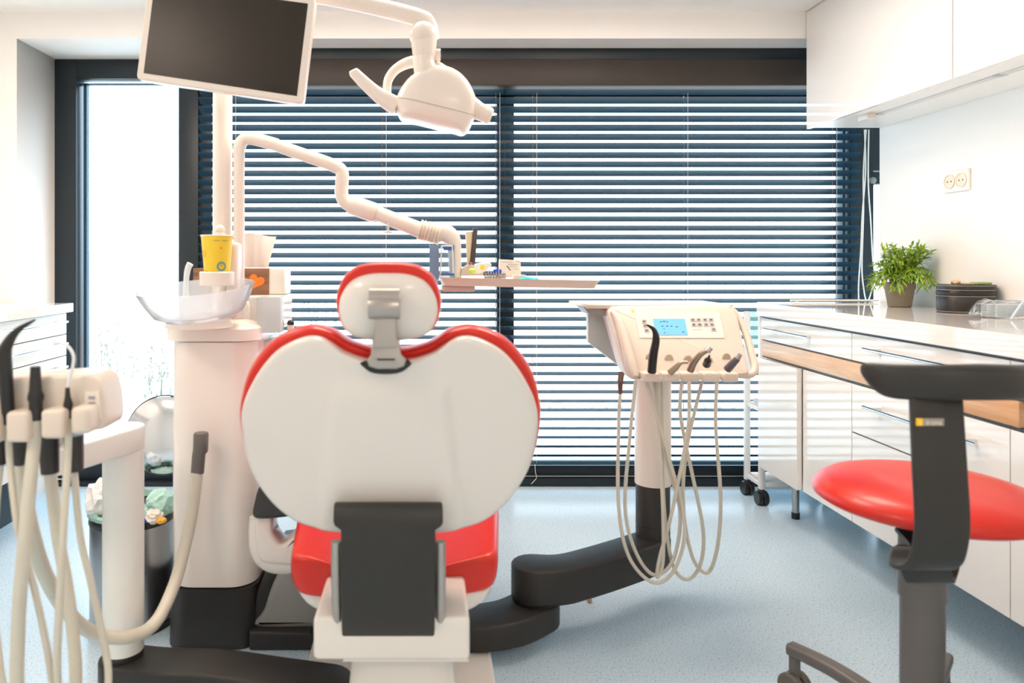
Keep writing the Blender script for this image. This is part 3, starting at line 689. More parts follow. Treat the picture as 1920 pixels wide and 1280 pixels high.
# cup holder behind the bowl
hp = P(407, 520, zb2)
ho = M().lathe(hp, [(30*kk, -15*kk), (31*kk, -14*kk), (32*kk, 9*kk), (30*kk, 11*kk), (27*kk, 10*kk), (26*kk, -12*kk), (.001, -13*kk)], 32)
obj('cup_holder', ho, PLA, un)
obj('cup_holder_arm', M().box(hp.x+.012, hp.x+.045, hp.y+.045, hp.y+.11, hp.z-.10, hp.z+.10, .012, 3).box(hp.x-.02, hp.x+.04, hp.y+.06, hp.y+.14, hp.z-.12, hp.z-.06, .01), PLA, un)
obj('water_spout', M().ball(P(413, 430, 2.11), .014, 16).tube([P(413, 432, 2.11), P(416, 460, 2.11), P(418, 520, 2.11), P(418, 590, 2.14)], [.010, .014, .016, .018], 14, 5), PLA, un)
# instrument pole
zp = 2.22
obj('pole', M().lathe((fx(417.5, zp), zp, hz(600, zp)), [(.029, 0), (.029, 2.27-hz(600, zp))], 36), PLA, un)
obj('side_tray', M().box(fx(455, 2.3), fx(533, 2.3), 2.24, 2.44, hz(604, 2.3)-.02, hz(553, 2.3), .01).box(fx(430, 2.3), fx(480, 2.3), 2.22, 2.44, hz(680, 2.3), hz(560, 2.3), .02), GLOSSW, un)
obj('clear_drawer', M().box(fx(487, 2.22), fx(531, 2.22), 2.18, 2.235, hz(623, 2.2), hz(556, 2.2), .004), FROST, un)
obj('knob', M().lathe(P(545, 628, 2.30), [(.010, 0), (.011, .01), (.011, .040)], 18), PLA, un)
obj('knob_tip', M().ball(P(545, 606, 2.30), .012, 16), BLACK, un)
obj('lower_tray', M().box(fx(470, 2.35), fx(560, 2.35), 2.27, 2.45, hz(655, 2.35), hz(632, 2.35), .008), GLOSSW, un)
obj('suction_rest', M().tube([P(357, 494, 2.12), P(352, 505, 2.12), P(349, 530, 2.12), P(350, 570, 2.12), P(360, 600, 2.15)], [.010, .009, .008, .010, .012], 12, 5), mat('pale_blue_white', (.72, .78, .84), .3), un)
# cup
q = P(407, 509, zb2); q.z = hp.z-12*kk+.001
cp = thing('paper_cup', 'yellow paper cup with teal ring print standing in the holder over the rinse bowl', 'cup', q)
YEL = mat('cup_yellow', (.86, .62, .035), .45, var=.04)
ch_ = hz(442, zb2)-q.z
def cr(t_): return (21.5+7.5*t_)*kk
obj('cup_wall', M().lathe(q, [(.001, 0), (cr(0), 0), (cr(1), ch_), (cr(1)-.001, ch_), (cr(0)-.001, .002), (.001, .002)], 40), YEL, cp)
rim = M(); rr = cr(1)+.0005; rim.tube([(q.x+rr*math.cos(2*PI*k/32), q.y+rr*math.sin(2*PI*k/32), q.z+ch_) for k in range(33)], .0018, 8)
obj('cup_rim', rim, mat('cup_white', (.85, .84, .80), .4), cp)
def decal(name, ang, t_, ro, ri, mt, par):
    m = M(); n = 26; rad = cr(t_); R1, R2 = [], []
    for k in range(n):
        a_ = 2*PI*k/n
        for rr_, L_ in ((ro, R1), (ri, R2)):
            u = rr_*math.cos(a_); v = rr_*math.sin(a_); tt = t_+v/ch_; rd = cr(tt)+.0006; an = ang+u/rd
            L_.append(Vector((q.x+rd*math.sin(an), q.y-rd*math.cos(an), q.z+ch_*tt)))
    m.loft([R1, R2], (False, False)); obj(name, m, mt, par)
TEAL = mat('print_teal', (.12, .34, .32), .5); ORG = mat('print_orange', (.85, .25, .02), .5); OLV = mat('print_olive', (.72, .46, .01), .5)
decal('printed_ring', .62, .36, .0135, .008, TEAL, cp); decal('printed_dot', .62, .38, .005, .0012, OLV, cp); decal('printed_dot', .95, .16, .006, .003, ORG, cp)
decal('printed_dot', .55, .74, .003, .0006, ORG, cp); decal('printed_ring', -.75, .22, .010, .0055, OLV, cp); decal('printed_ring', -.75, .62, .009, .005, OLV, cp)
tx = M()
for k in range(9):
    an = .12+k*.105; rd = cr(.90)+.0006
    if k == 4: continue
    tx.add(M().box(q.x+rd*math.sin(an)-.0012, q.x+rd*math.sin(an)+.0012, q.y-rd*math.cos(an)-.0003, q.y-rd*math.cos(an)+.0003, q.z+ch_*.88, q.z+ch_*.88+.003).bm)
obj('small_print', tx, mat('print_grey', (.30, .26, .12), .5), cp)

# tissue box on the side tray
zt2 = 2.33; tb = thing('tissue_box', 'wood-print tissue box with an orange heart, one white tissue pulled up', 'tissue box', P(480, 548, zt2))
x0, x1 = fx(362, zt2), fx(504, zt2); zt0, zt1 = hz(553, 2.3)+.001, hz(503, zt2)
obj('box', M().box(x0, x1, zt2, zt2+.11, zt0, zt1, .001), WALNUT, tb)
obj('white_end', M().box(x1+.0005, fx(533, zt2), zt2+.002, zt2+.11, zt0, zt1-.001, .001), mat('box_pale', (.70, .72, .66), .4), tb)
hp2 = []
for k in range(40):
    a_ = 2*PI*k/40; hx = 16*math.sin(a_)**3; hy = 13*math.cos(a_)-5*math.cos(2*a_)-2*math.cos(3*a_)-math.cos(4*a_)
    ca, sa = math.cos(-.35), math.sin(-.35); hp2.append((fx(481, zt2)+(hx*ca-hy*sa)*.00155, hz(527, zt2)+(hx*sa+hy*ca)*.00155))
obj('orange_heart', M().slab(hp2, zt2-.0015, zt2-.0002, .0003), mat('heart_orange', (.95, .20, .01), .45), tb)
ti = M(); rings = []
for i in range(10):
    t_ = i/9; row = []
    for k in range(25):
        s_ = k/24; wdt = .05+.018*t_; x = fx(468, zt2)+(s_-.5)*2*wdt+.006*t_; y = zt2+.055+.010*math.sin(s_*5+t_*2)+.002*math.sin(s_*17)
        row.append(Vector((x, y, zt1+.002+t_*(hz(440, zt2)-zt1)+.006*math.sin(s_*5)*t_)))
    rings.append(row)
ti.loft(rings, (False, False), False)
o = obj('tissue', ti, mat('tissue_white', (.82, .77, .72), .8, bump=.2, bscale=60), tb, sharp=80)

# ------------------------------------------------------------------ monitor
zm = 2.0
mo = thing('monitor', 'dark screen monitor in a white bezel, tilted, at the upper left', 'monitor', P(430, 60, zm))
BL, BR, TR, TL = [Vector((p, q2)) for p, q2 in ((255, 148), (568, 195), (592, -4), (279, -47))]
cen = (BL+BR+TR+TL)/4
def quad(ins): 
    u = (BR-BL).normalized(); v = (TL-BL).normalized()
    return [BL+u*ins+v*ins, BR-u*ins+v*ins, TR-u*ins-v*ins, TL+u*ins-v*ins]
def rq(ins, r):
    qd = quad(ins); out = []
    for i in range(4):
        p, c_, n_ = qd[i-1], qd[i], qd[(i+1) % 4]; a_ = c_+(p-c_).normalized()*r; b_ = c_+(n_-c_).normalized()*r
        for k in range(6): t_ = k/5; out.append((1-t_)**2*a_+2*t_*(1-t_)*c_+t_*t_*b_)
    return [XZ(p.x, p.y, zm) for p in out]
obj('bezel', M().slab(rq(0, 10), zm, zm+.035, .005), PLA, mo)
obj('screen', M().slab(rq(13, 1), zm-.001, zm+.001), mat('screen_off', (.022, .016, .011), .30, spec=.35), mo)
c_ = P(430, 70, zm)
obj('rear_mount', M().box(c_.x-.07, c_.x+.07, zm+.0355, zm+.09, c_.z-.08, c_.z+.08, .02), PLA, mo)
obj('swivel_bracket', M().tube([c_+Vector((-.0, .08, -.02)), c_+Vector((-.02, .19, -.04))], .02, 16), PLA, mo)

# ------------------------------------------------------------------ operating lamp
la = thing('operating_lamp', 'warm white dental operating lamp with side handles hanging from its overhead arm', 'dental lamp', P(820, 185, 2.05))
zl = 2.08
obj('arm', M().tube([P(417, -10, zp-.06), P(500, -16, zl), P(600, -8, zl), P(700, 12, zl), P(785, 34, zl), P(802, 48, zl), P(806, 72, zl)], [.024, .024, .025, .025, .025, .026, .028], 20, 7), PLA, la)
obj('arm_joint', M().tube([P(792, 47, zl-.01), P(794, 60, zl-.01), P(795, 85, zl-.01), P(795, 106, zl-.01)], [.022, .039, .036, .032], 24, 5).ball(P(793, 66, zl-.012), .040, 22), PLA, la)
obj('neck', M().tube([P(795, 105, zl-.01), P(795, 120, zl-.01), P(800, 140, zl-.01)], [.031, .031, .036], 24, 3), PLA, la)
obj('lock_knob', M().lathe(P(818, 103, zl-.0), [(.001, -.01), (.015, -.01), (.017, -.004), (.017, .012), (.001, .013)], 20, Matrix.Rotation(PI/2, 3, 'Y')), PLA, la)
yk = M().tube([P(726, 178, zl+.03), P(728, 150, zl+.03), P(745, 128, zl+.03), P(775, 116, zl+.02), P(812, 122, zl+.02), P(860, 150, zl+.03)], [.012, .013, .014, .017, .017, .014], 14, 7)
obj('yoke', yk, PLA, la)
hd = [(742, 182), (752, 162), (768, 143), (790, 129), (812, 122), (836, 123), (858, 132), (876, 148), (888, 168), (895, 190), (894, 212), (886, 232), (878, 247), (868, 252), (858, 249), (820, 240), (780, 230), (752, 224), (744, 212), (740, 196)]
ho_ = smooth2(hd, lambda y: zl, 3); hcn = XZ(822, 192, zl)
prof = [(.03, -.060), (.4, -.058), (.68, -.053), (.80, -.047), (.885, -.036), (.94, -.022), (.975, -.004), (.99, .018), (.975, .045), (.92, .07), (.80, .082), (.03, .086)]
obj('lamp_head', M().shell(ho_, hcn, [(a_, zl+b_) for a_, b_ in prof]), PLA, la, sharp=70)
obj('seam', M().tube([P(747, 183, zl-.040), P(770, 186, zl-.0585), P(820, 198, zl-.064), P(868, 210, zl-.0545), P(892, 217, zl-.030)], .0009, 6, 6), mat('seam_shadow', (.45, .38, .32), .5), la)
obj('handle', M().tube([P(745, 200, zl), P(720, 185, zl), P(702, 172, zl), P(682, 154, zl), P(664, 136, zl), P(661, 132, zl)], [.028, .024, .020, .0180, .0155, .008], 18, 6, .8), PLA, la)
obj('handle', M().tube([P(880, 200, zl), P(897, 208, zl), P(908, 213, zl), P(917, 217, zl), P(922, 219, zl)], [.034, .026, .024, .025, .019], 18, 5), PLA, la)

# ------------------------------------------------------------------ tray arm and tray
za_ = 2.2
ta = thing('tray_arm', 'white jointed support arm reaching from the pole to the instrument tray', 'support arm', P(450, 440, za_))
r1 = 11.5*za_/F
obj('upright', M().tube([P(448, 560, za_), P(448, 400, za_), P(448, 300, za_), P(449, 276, za_), P(457, 262, za_), P(475, 260, za_), P(520, 272, za_)], [r1*.9, r1*.9, r1*.9, r1, r1, r1*1.05, r1*1.05], 20, 6), PLA, ta)
obj('upper_arm', M().tube([P(500, 266, za_), P(560, 287, za_), P(620, 308, za_), P(640, 320, za_), P(641, 340, za_), P(640, 352, za_)], [r1*1.0, r1*1.05, r1*1.05, r1*1.05, r1*1.1, r1*1.05], 20, 6), PLA, ta)
obj('elbow', M().tube([P(640, 350, za_), P(641, 366, za_), P(650, 380, za_), P(672, 388, za_)], [r1*1.12, r1*1.1, r1*1.15, r1*1.4], 20, 6), PLA, ta)
obj('collar', M().tube([P(652, 382, za_), P(660, 384, za_), P(700, 398, za_), P(706, 400, za_)], [r1*1.2, r1*1.6, r1*1.6, r1*1.3], 22, 2), PLA, ta)
obj('forearm', M().tube([P(700, 397, za_), P(740, 413, za_), P(790, 432, za_)], [r1*1.2, r1*1.25, r1*1.3], 20, 4), PLA, ta)
rb = []; rr = []
for k in range(25):
    t_ = k/24; rb.append(P(786+(826-786)*t_, 430+(441-430)*t_, za_)); rr.append(r1*(1.62+.13*math.sin(k*PI*.55))+t_*.003*0)
obj('ribbed_sleeve', M().tube(rb, rr, 24), PLA2, ta)
obj('end_bend', M().tube([P(818, 439, za_), P(832, 436, za_), P(846, 446, za_), P(852, 468, za_), P(853, 520, za_)], [r1*1.45, r1*1.5, r1*1.45, r1*1.1, r1*.9], 22, 6), PLA, ta)
obj('thumb_screw', M().lathe(P(728, 435, za_-.02), [(.003, .030), (.003, .004), (.013, .003), (.013, -.004), (.003, -.005)], 18), PLA, ta)
obj('tray_bracket', M().box(fx(827, za_), fx(889, za_), za_-.06, za_+.12, hz(545, za_), hz(533.5, za_), .008, 3), PLA2, ta)
tr = thing('instrument_tray', 'long cream instrument tray on the white arm in front of the blind', 'tray', P(960, 528, za_))
trot = lambda p: Vector((p.x, p.y, p.z-.020*(p.x-fx(822, za_))))
TX0, TX1, TY0, TY1 = fx(822, za_), fx(1108, za_), za_-.14, za_+.16
zt_ = hz(518, za_)
rg = lambda ins, z: [trot(Vector((x, y, z))) for x, y in rrect(TX0+ins, TX1-ins, TY0+ins, TY1-ins, .03, 6)]
obj('tray', M().loft([rg(.03, zt_-.024), rg(.012, zt_-.024), rg(.004, zt_-.006), rg(0, zt_), rg(.003, zt_), rg(.016, zt_-.011), rg(.03, zt_-.0115)]), PLA2, tr)
TS = zt_-.0105
def ts(px, z=za_): return TS-.020*(fx(px, z)-fx(822, za_))
# things on the tray
def T(name, label, cat, px, z=za_, **k): return thing(name, label, cat, (fx(px, z), z, ts(px, z)))
c = T('clear_organizer', 'clear acrylic organizer box with blue trim at the left end of the tray', 'organizer', 818)
xa, xb_, zb0, zb1 = fx(792, za_)+.02, fx(851, za_), ts(800), hz(460, za_)
w_ = M(); 
for bxx in ((xa, xb_, za_-.10, za_-.098, zb0, zb1), (xa, xb_, za_-.04, za_-.038, zb0, zb1), (xa, xa+.002, za_-.098, za_-.04, zb0, zb1), (xb_-.002, xb_, za_-.098, za_-.04, zb0, zb1)): w_.box(*bxx)
obj('clear_wall', w_, CLEAR, c)
BLU = mat('blue_plastic', (.012, .12, .42), .35); PBL = mat('grey_blue_sheet', (.30, .42, .62), .5)
obj('blue_trim', M().box(fx(830, za_), fx(849, za_), za_-.104, za_-.101, hz(470, za_), hz(461, za_), .001).box(fx(825, za_), fx(850, za_), za_-.106, za_-.101, hz(515, za_), hz(511, za_), .001), BLU, c, label='bright blue trim strips')
obj('sheet', M().box(fx(796, za_)+.015, fx(815, za_)+.012, za_-.08, za_-.078, zb0, hz(462, za_)), PBL, c)
fr = M()
for a_, b_ in (((828, 461), (826, 516)), ((848, 461), (850, 516)), ((828, 461), (848, 461))): fr.tube([P(*a_, za_-.103), P(*b_, za_-.103)], .0022, 8)
obj('white_frame', fr, CORD, c)
obj('cotton_holder', M().lathe((fx(858, za_), za_+.02, ts(858)), [(.013, 0), (.013, .055), (.011, .056), (.001, .052)], 20), PLA2, c)
cl = T('paper_clamp', 'upright cream and dark brown clamp standing on a cream block on the tray', 'clamp', 882, za_)
obj('base_block', M().slab([XZ(*q) for q in ((862, 516, za_), (866, 503, za_), (878, 495, za_), (905, 500, za_), (906, 517, za_))], za_-.01, za_+.04, .004), PLA2, cl)
obj('cream_jaw', M().slab([XZ(*q) for q in ((873, 434, za_), (886, 434, za_), (884, 496, za_), (876, 496, za_))], za_+.0, za_+.02, .002), mat('jaw_cream', (.72, .62, .42), .5), cl)
obj('dark_jaw', M().slab([XZ(*q) for q in ((887, 427, za_), (896, 428, za_), (891, 494, za_), (881, 491, za_))], za_-.004, za_+.014, .002), mat('jaw_brown', (.06, .045, .04), .4), cl)
obj('red_pin', M().ball(P(881, 494, za_-.012), .004, 10), RED, cl)
bs = T('yellow_bottle', 'white sachet with a yellow patch and lime cap on the tray', 'sachet', 893, za_-.06)
obj('sachet', M().slab([XZ(*q) for q in ((888, 512, za_-.06), (890, 495, za_-.06), (903, 492, za_-.06), (919, 491, za_-.06), (922, 497, za_-.06), (912, 508, za_-.06), (898, 514, za_-.06))], za_-.06, za_-.045, .005), mat('sachet_white', (.80, .80, .78), .4), bs)
obj('yellow_patch', M().lathe(P(904.5, 501, za_-.0605), [(.007, 0), (.007, .0015), (.001, .002)], 18, Matrix.Rotation(PI/2, 3, 'X')), mat('bright_yellow', (.95, .68, .02), .4), bs)
obj('lime_cap', M().ball(P(885, 508, za_-.06), .011, 14, rz=.009), mat('lime', (.55, .75, .10), .4), bs)
bs.name = 'sachet'
rk = T('bur_rack', 'small wire rack of metal burs at the middle of the tray', 'rack', 925, za_-.05)
w_ = M(); xr0, xr1 = fx(906, za_), fx(943, za_)
for j, yy in enumerate((za_-.075, za_-.045)):
    for h in (.003, .013, .022): w_.tube([(xr0, yy, ts(906)+h), (xr1, yy, ts(943)+h)], .0010, 6)
    for k in range(9): x = xr0+(xr1-xr0)*k/8; w_.tube([(x, yy, ts(925)-.0005), (x, yy, ts(925)+.024)], .0009, 6)
obj('wire_frame', w_, mat('wire_dark', (.16, .13, .10), .35, metal=.6), rk)
w_ = M()
for k in range(8): x = xr0+.003+(xr1-xr0-.006)*k/7; w_.tube([(x, za_-.06, ts(925)+.002), (x, za_-.06, ts(925)+.026+.004*(k % 3))], .0016, 6)
obj('bur_shafts', w_, STEEL, rk)
bk = T('blue_knob_tool', 'bright blue star-shaped knob standing behind the bur rack', 'knob', 932, za_)
kb = [(fx(932, za_)+(.011+.003*math.cos(5*a_))*math.cos(a_), za_+(.011+.003*math.cos(5*a_))*math.sin(a_)) for a_ in [2*PI*k/40 for k in range(40)]]
obj('knob', M().slab(kb, ts(932)+.022, ts(932)+.036, .003, 'XY'), mat('royal_blue', (.01, .05, .62), .3), bk); obj('stem', M().lathe((fx(932, za_), za_, ts(932)), [(.011, 0), (.011, .004), (.005, .006), (.005, .0218)], 16), CLEAR, bk)
cd_ = T('paper_card', 'white printed card standing on the tray behind the bur rack', 'card', 955, za_+.05)
zc_ = za_+.05
obj('card', M().slab([XZ(*q) for q in ((936, 486, zc_), (976, 488, zc_), (977, 518, zc_), (935, 518, zc_))], zc_, zc_+.012, .0005), mat('card_white', (.78, .74, .68), .5), cd_)
w_ = M()
for k, (a_, b_) in enumerate((((941, 491), (962, 491.5)), ((966, 489.5), (974, 490)), ((953, 495), (972, 496)), ((956, 499), (970, 500)), ((962, 504), (972, 505)), ((950, 498), (957, 507)))):
    w_.tube([P(*a_, zc_-.0006), P(*b_, zc_-.0006)], .0005 if k < 5 else .0018, 5)
obj('print_lines', w_, mat('print_dark', (.12, .11, .12), .5), cd_)
tag(obj('small_box', M().box(fx(962, za_), fx(985, za_), za_-.02, za_+.03, ts(975), ts(975)+.020, .001), PLA2), 'small cream box in front of the white card on the tray', 'box')
tq = mat('turquoise', (.01, .48, .58), .25)
tag(obj('turquoise_pouch', M().tube([(fx(975, za_-.05), za_-.05, ts(975)+.007), (fx(985, za_-.05), za_-.052, ts(985)+.009), (fx(1000, za_-.05), za_-.05, ts(1000)+.007), (fx(1009, za_-.05), za_-.05, ts(1009)+.008)], [.0065, .008, .0065, .006], 10, 5, 2.0), tq), 'small glossy turquoise pouch on the tray right of the card', 'pouch')
tag(obj('pen', M().tube([(fx(1002, za_), za_-.07, ts(1002)+.004), (fx(1036, za_), za_-.06, ts(1036)+.004)], .0035, 10), mat('pen_grey', (.45, .42, .42), .3)), 'thin grey pen lying on the tray beside the turquoise pouch', 'pen')
# ------------------------------------------------------------------ doctor's instrument console (right)
zd = 2.28
dc = thing('instrument_console', "cream dentist's instrument console with blue display on a white and grey post", 'instrument console', (fx(1224, 2.42), 2.42, .24))
# face: leans towards the viewer at the bottom
def face_y(Z): return zd-.16*(hz(575, zd)-Z)/.23
FN = lambda p: Vector((p.x, p.y+face_y(p.z), p.z))
def FZ(px, py):     # point on the leaning face
    z = zd
    for _ in range(12): z = face_y(HC-(py-VY)*z/F)
    return XZ(px, py, z)
fo = [FZ(q.x, q.y) for q in catmull([(a, b, 0) for a, b in ((1141, 590), (1145, 578), (1158, 574), (1240, 573), (1355, 572), (1372, 574), (1382, 588), (1392, 630), (1401, 680), (1404, 698), (1390, 703), (1300, 703), (1230, 706), (1192, 712), (1180, 706), (1170, 688), (1155, 640))], 5, True)]
obj('console_body', M().slab(fo, 0, .09, .008, fn=FN), PLA2, dc)
def face_rect(x0, x1, y0, y1, w0, w1, sk=0, r=.002):
    return M().slab([FZ(*q) for q in ((x0, y0), (x1, y0), (x1+sk, y1), (x0+sk, y1))], w0, w1, 0, fn=FN)
obj('display_panel', face_rect(1189, 1348, 585, 633, -.0025, .001, 10), PLA, dc)
dsp = obj('display', face_rect(1223, 1283, 597, 627, -.0045, -.0020, 6), mat('lcd_blue', (.10, .30, .50), .25, emis=(.22, .55, .95), es=.55), dc, label='lit pale blue display')
w_ = M(); w_.box(0, 0.0001, 0, .0001, 0, .0001)
for (a, b, t_) in ((1238, 603, 3), (1244, 602, 5), (1250, 603, 3), (1241, 611, 4), (1250, 611, 4), (1258, 611, 3), (1244, 616, 2), (1268, 612, 4), (1245, 623, 2), (1280, 622, 4)):
    u, v = FZ(a, b); w_.bm.verts.ensure_lookup_table(); c_ = FN(Vector((u, -.0050, v))); w_.box(c_.x-t_*.0009, c_.x+t_*.0009, c_.y-.0003, c_.y+.0003, c_.z-.0013, c_.z+.0013)
bmesh.ops.delete(w_.bm, geom=[v for v in w_.bm.verts if v.co.length < .01], context='VERTS')
obj('display_digits', w_, mat('lcd_dark', (.05, .12, .25), .4), dsp)
BTN = mat('button_grey', (.42, .40, .40), .4); BTD = mat('button_mark', (.03, .03, .04), .5)
for (a, b) in [(1207, 602), (1209, 610), (1212, 619), (1298, 599), (1309, 599), (1321, 599), (1332, 599), (1300, 608), (1311, 608), (1323, 608), (1334, 608), (1337, 617)]:
    o = obj('button', face_rect(a-4.5, a+4.5, b-3.2, b+3.2, -.0040, -.0024, .6), BTN, dc)
    obj('button_mark', face_rect(a-1.6, a+1.6, b-1.2, b+1.2, -.0044, -.0039), BTD, o)
obj('status_light', face_rect(1184, 1190, 580, 584, -.0015, .001), mat('amber', (.9, .55, .02), .3, emis=(1, .6, .05), es=.6), dc)
obj('model_lettering', face_rect(1298, 1316, 616.5, 618, -.0030, -.0024), mat('letter_taupe', (.55, .48, .42), .5), dc)
# left cheek and right-hand grip
obj('left_grip', M().tube([Vector((*(lambda u: (u[0],))(FZ(1146, 583)), face_y(FZ(1146, 583)[1])-.004, FZ(1146, 583)[1]))]+[FN(Vector((FZ(a, b)[0], -.010, FZ(a, b)[1]))) for a, b in ((1158, 600), (1170, 640), (1180, 680), (1190, 706))], [.006, .013, .016, .017, .010], 14, 6), PLA2, dc)
obj('right_grip', M().tube([FN(Vector((FZ(a, b)[0], .02, FZ(a, b)[1]))) for a, b in ((1352, 579), (1376, 583), (1393, 602), (1406, 632), (1415, 665), (1421, 692), (1412, 704), (1385, 704))], [.010, .012, .0115, .0115, .0115, .012, .011, .010], 14, 6), PLA2, dc)
# top shelf and side tray
zs_ = zd+.02
obj('top_shelf', M().slab([(fx(1098, 2.3), 2.29), (fx(1372, 2.3), 2.29), (fx(1372, 2.3)-.01, 2.52), (fx(1098, 2.3)-.01, 2.52)], hz(579, 2.29), hz(579, 2.29)+.014, .003, 'XY'), PLA2, dc)
obj('side_tray', M().slab([XZ(*q) for q in ((1100, 588, 2.42), (1150, 592, 2.42), (1165, 610, 2.42), (1165, 690, 2.42), (1152, 680, 2.42), (1100, 640, 2.42))], 2.40, 2.43, .003), mat('tray_sage', (.56, .62, .60), .25), dc)
obj('side_slide', M().slab([XZ(*q) for q in ((1089, 574, 2.34), (1140, 580, 2.34), (1150, 592, 2.34), (1100, 588, 2.34))], 2.30, 2.42, .002), LGREY, dc)
# five holder fingers
for i, (a, b) in enumerate(((1197, 1228), (1234, 1265), (1270, 1302), (1308, 1339), (1345, 1373))):
    u0, u1 = FZ(a, 700)[0], FZ(b, 700)[0]; zt__, zb__ = FZ(a, 694)[1], FZ(a, 713)[1]; y0 = face_y(zb__)-.035
    obj('holder_finger', M().box(u0, u1, y0, y0+.05, zb__, zt__, .006, 3), PLA2, dc)
for a in (1231, 1267, 1305, 1342): pass
sl = M()
for a, b in ((1219, 672), (1254, 674), (1290, 676), (1328, 678), (1362, 672)):
    u, v = FZ(a, b)
    c_ = FN(Vector((u, -.001, v))); nrm = Matrix.Rotation(PI/2, 3, 'X')
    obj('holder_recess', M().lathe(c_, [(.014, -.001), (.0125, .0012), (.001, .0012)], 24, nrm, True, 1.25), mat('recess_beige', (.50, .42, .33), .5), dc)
# post
pcx, pcy = fx(1224, 2.42), 2.42; pr = 33*2.42/F
obj('post', M().lathe((pcx, pcy, hz(905, 2.42)), [(pr, 0), (pr, hz(712, 2.42)-hz(905, 2.42)), (pr, hz(600, 2.42)-hz(905, 2.42))], 40), PLA, dc)
obj('post_lower', M().lathe((pcx, pcy, hz(1003, 2.42)), [(pr*.94, 0), (pr*.94, .17), (pr*.90, hz(905, 2.42)-hz(1003, 2.42)-.0005)], 40), CGREY, dc, label='charcoal lower post sleeve')
obj('post_ring', M().lathe((pcx, pcy, hz(980, 2.42)), [(pr*.95, 0), (pr*.955, .001), (pr*.95, .002)], 40), BLACK, dc)
# swing arm from the base, two links
ha = hz(1003, 2.42)
ex, ey = fx(1003, 2.2), 2.2; 
path = catmull([(ex, ey, 0), (ex+.09, ey+.01, 0), (ex+.22, ey+.08, 0), (pcx-.04, pcy-.03, 0), (pcx, pcy, 0)], 8)
def link(path, wds, z0, z1, name, mt, par, bev=.008):
    L, Rr = [], []
    N = len(path)
    for i, p in enumerate(path):
        t_ = (path[min(i+1, N-1)]-path[max(i-1, 0)]).normalized(); n_ = Vector((-t_.y, t_.x, 0)); k_ = i/(N-1); wd = wds[0]+(wds[1]-wds[0])*min(1, k_*3)
        L.append(p+n_*wd); Rr.append(p-n_*wd)
    e = []
    t_ = (path[-1]-path[-2]).normalized(); a0 = math.atan2(-t_.x, t_.y)  # end cap
    n_ = Vector((-t_.y, t_.x, 0))
    for k in range(1, 10): a_ = PI*k/10; e.append(path[-1]+(n_*math.cos(a_)+t_*math.sin(a_))*wds[1])
    s_ = []; t0 = (path[1]-path[0]).normalized(); n0 = Vector((-t0.y, t0.x, 0))
    for k in range(1, 10): a_ = PI*k/10; s_.append(path[0]+(-n0*math.cos(a_)-t0*math.sin(a_))*wds[0])
    o2 = [(p.x, p.y) for p in L+e+Rr[::-1]+s_]
    return obj(name, M().slab(o2, z0, z1, bev, 'XY'), mt, par)
link(path, (.073, .058), ha-.105, ha, 'swing_arm', CGREY, dc)
obj('elbow_ring', M().lathe((ex, ey, ha-.1105), [(.070, 0), (.070, .0055)], 36), BLACK, dc)
path2 = catmull([(.13, 2.10, 0), (.19, 2.11, 0), (.26, 2.14, 0), (ex, ey, 0)], 8)
link(path2, (.07, .075), ha-.185, ha-.111, 'base_arm', CGREY, dc)

def hang(name, label, px_pts, z, r=.0052, cat='hose', group=None, mt=HOSE, zs_=None):
    pts = [P(a, b, (zs_[i] if zs_ else z)) for i, (a, b) in enumerate(px_pts)]
    return tag(obj(name, M().tube(pts, r, 10, 8), mt), label, cat, group)
# instruments with their hoses
GRP = 'handpieces hanging in the console'
def hp_thing(label, base): return thing('handpiece', label, 'handpiece', base, GRP)
zi = 2.10
def hose_part(par, pts, dz=0, r=.0052):
    n_ = len(pts); obj('hose', M().tube([P(a, b, zi+dz+.09*max(0, (i-n_+3)/2)) for i, (a, b) in enumerate(pts)], r, 10, 8), HOSE, par, label='beige supply hose')
i1 = hp_thing('curved black handpiece leftmost in the console holders, in front of the display', P(1222, 695, zi))
obj('body', M().tube([P(1222, 697, zi-.01), P(1225, 665, zi-.03), P(1230, 636, zi-.05), P(1226, 618, zi-.06), P(1213, 609, zi-.07)], [.0125, .0125, .0105, .0065, .002], 16, 6), BLACK, i1)
hose_part(i1, [(1192, 712), (1180, 830), (1172, 950), (1190, 1030), (1225, 1077), (1262, 1050), (1275, 960), (1250, 860), (1225, 716)], 0)
i2 = hp_thing('short beige metal handpiece second from the left in the console', P(1258, 692, zi))
obj('body', M().tube([P(1256, 699, zi-.01), P(1266, 690, zi-.02), P(1277, 680, zi-.03), P(1290, 679, zi-.04)], [.010, .009, .006, .004], 14, 6), mat('handpiece_beige', (.42, .34, .26), .25, metal=.7), i2)
hose_part(i2, [(1163, 735), (1160, 800), (1160, 950), (1180, 1045), (1226, 1092), (1266, 1065), (1284, 980), (1252, 850), (1212, 716)], -.02)
obj('coupling', M().tube([P(1165, 700, zi), P(1163, 716, zi-.02), P(1163, 738, zi-.02)], [.009, .008, .0055], 12), mat('brown_rubber', (.10, .05, .035), .5), i2)
i3 = hp_thing('long angled metal handpiece third in the console, pointing up right', P(1290, 695, zi))
obj('body', M().tube([P(1294, 695, zi-.01), P(1302, 678, zi-.025), P(1314, 664, zi-.04), P(1327, 656, zi-.05)], [.0105, .0095, .0075, .0065], 14, 6), mat('handpiece_bronze', (.34, .27, .21), .22, metal=.8), i3)
obj('head', M().tube([P(1326, 659, zi-.05), P(1332, 651, zi-.05)], [.009, .0085], 14), STEEL, i3)
hose_part(i3, [(1278, 716), (1276, 780), (1296, 880), (1318, 990), (1314, 1055), (1290, 1086), (1262, 1060), (1246, 960), (1242, 850), (1240, 716)], .02)
i4 = hp_thing('small black-tipped syringe fourth in the console', P(1327, 690, zi))
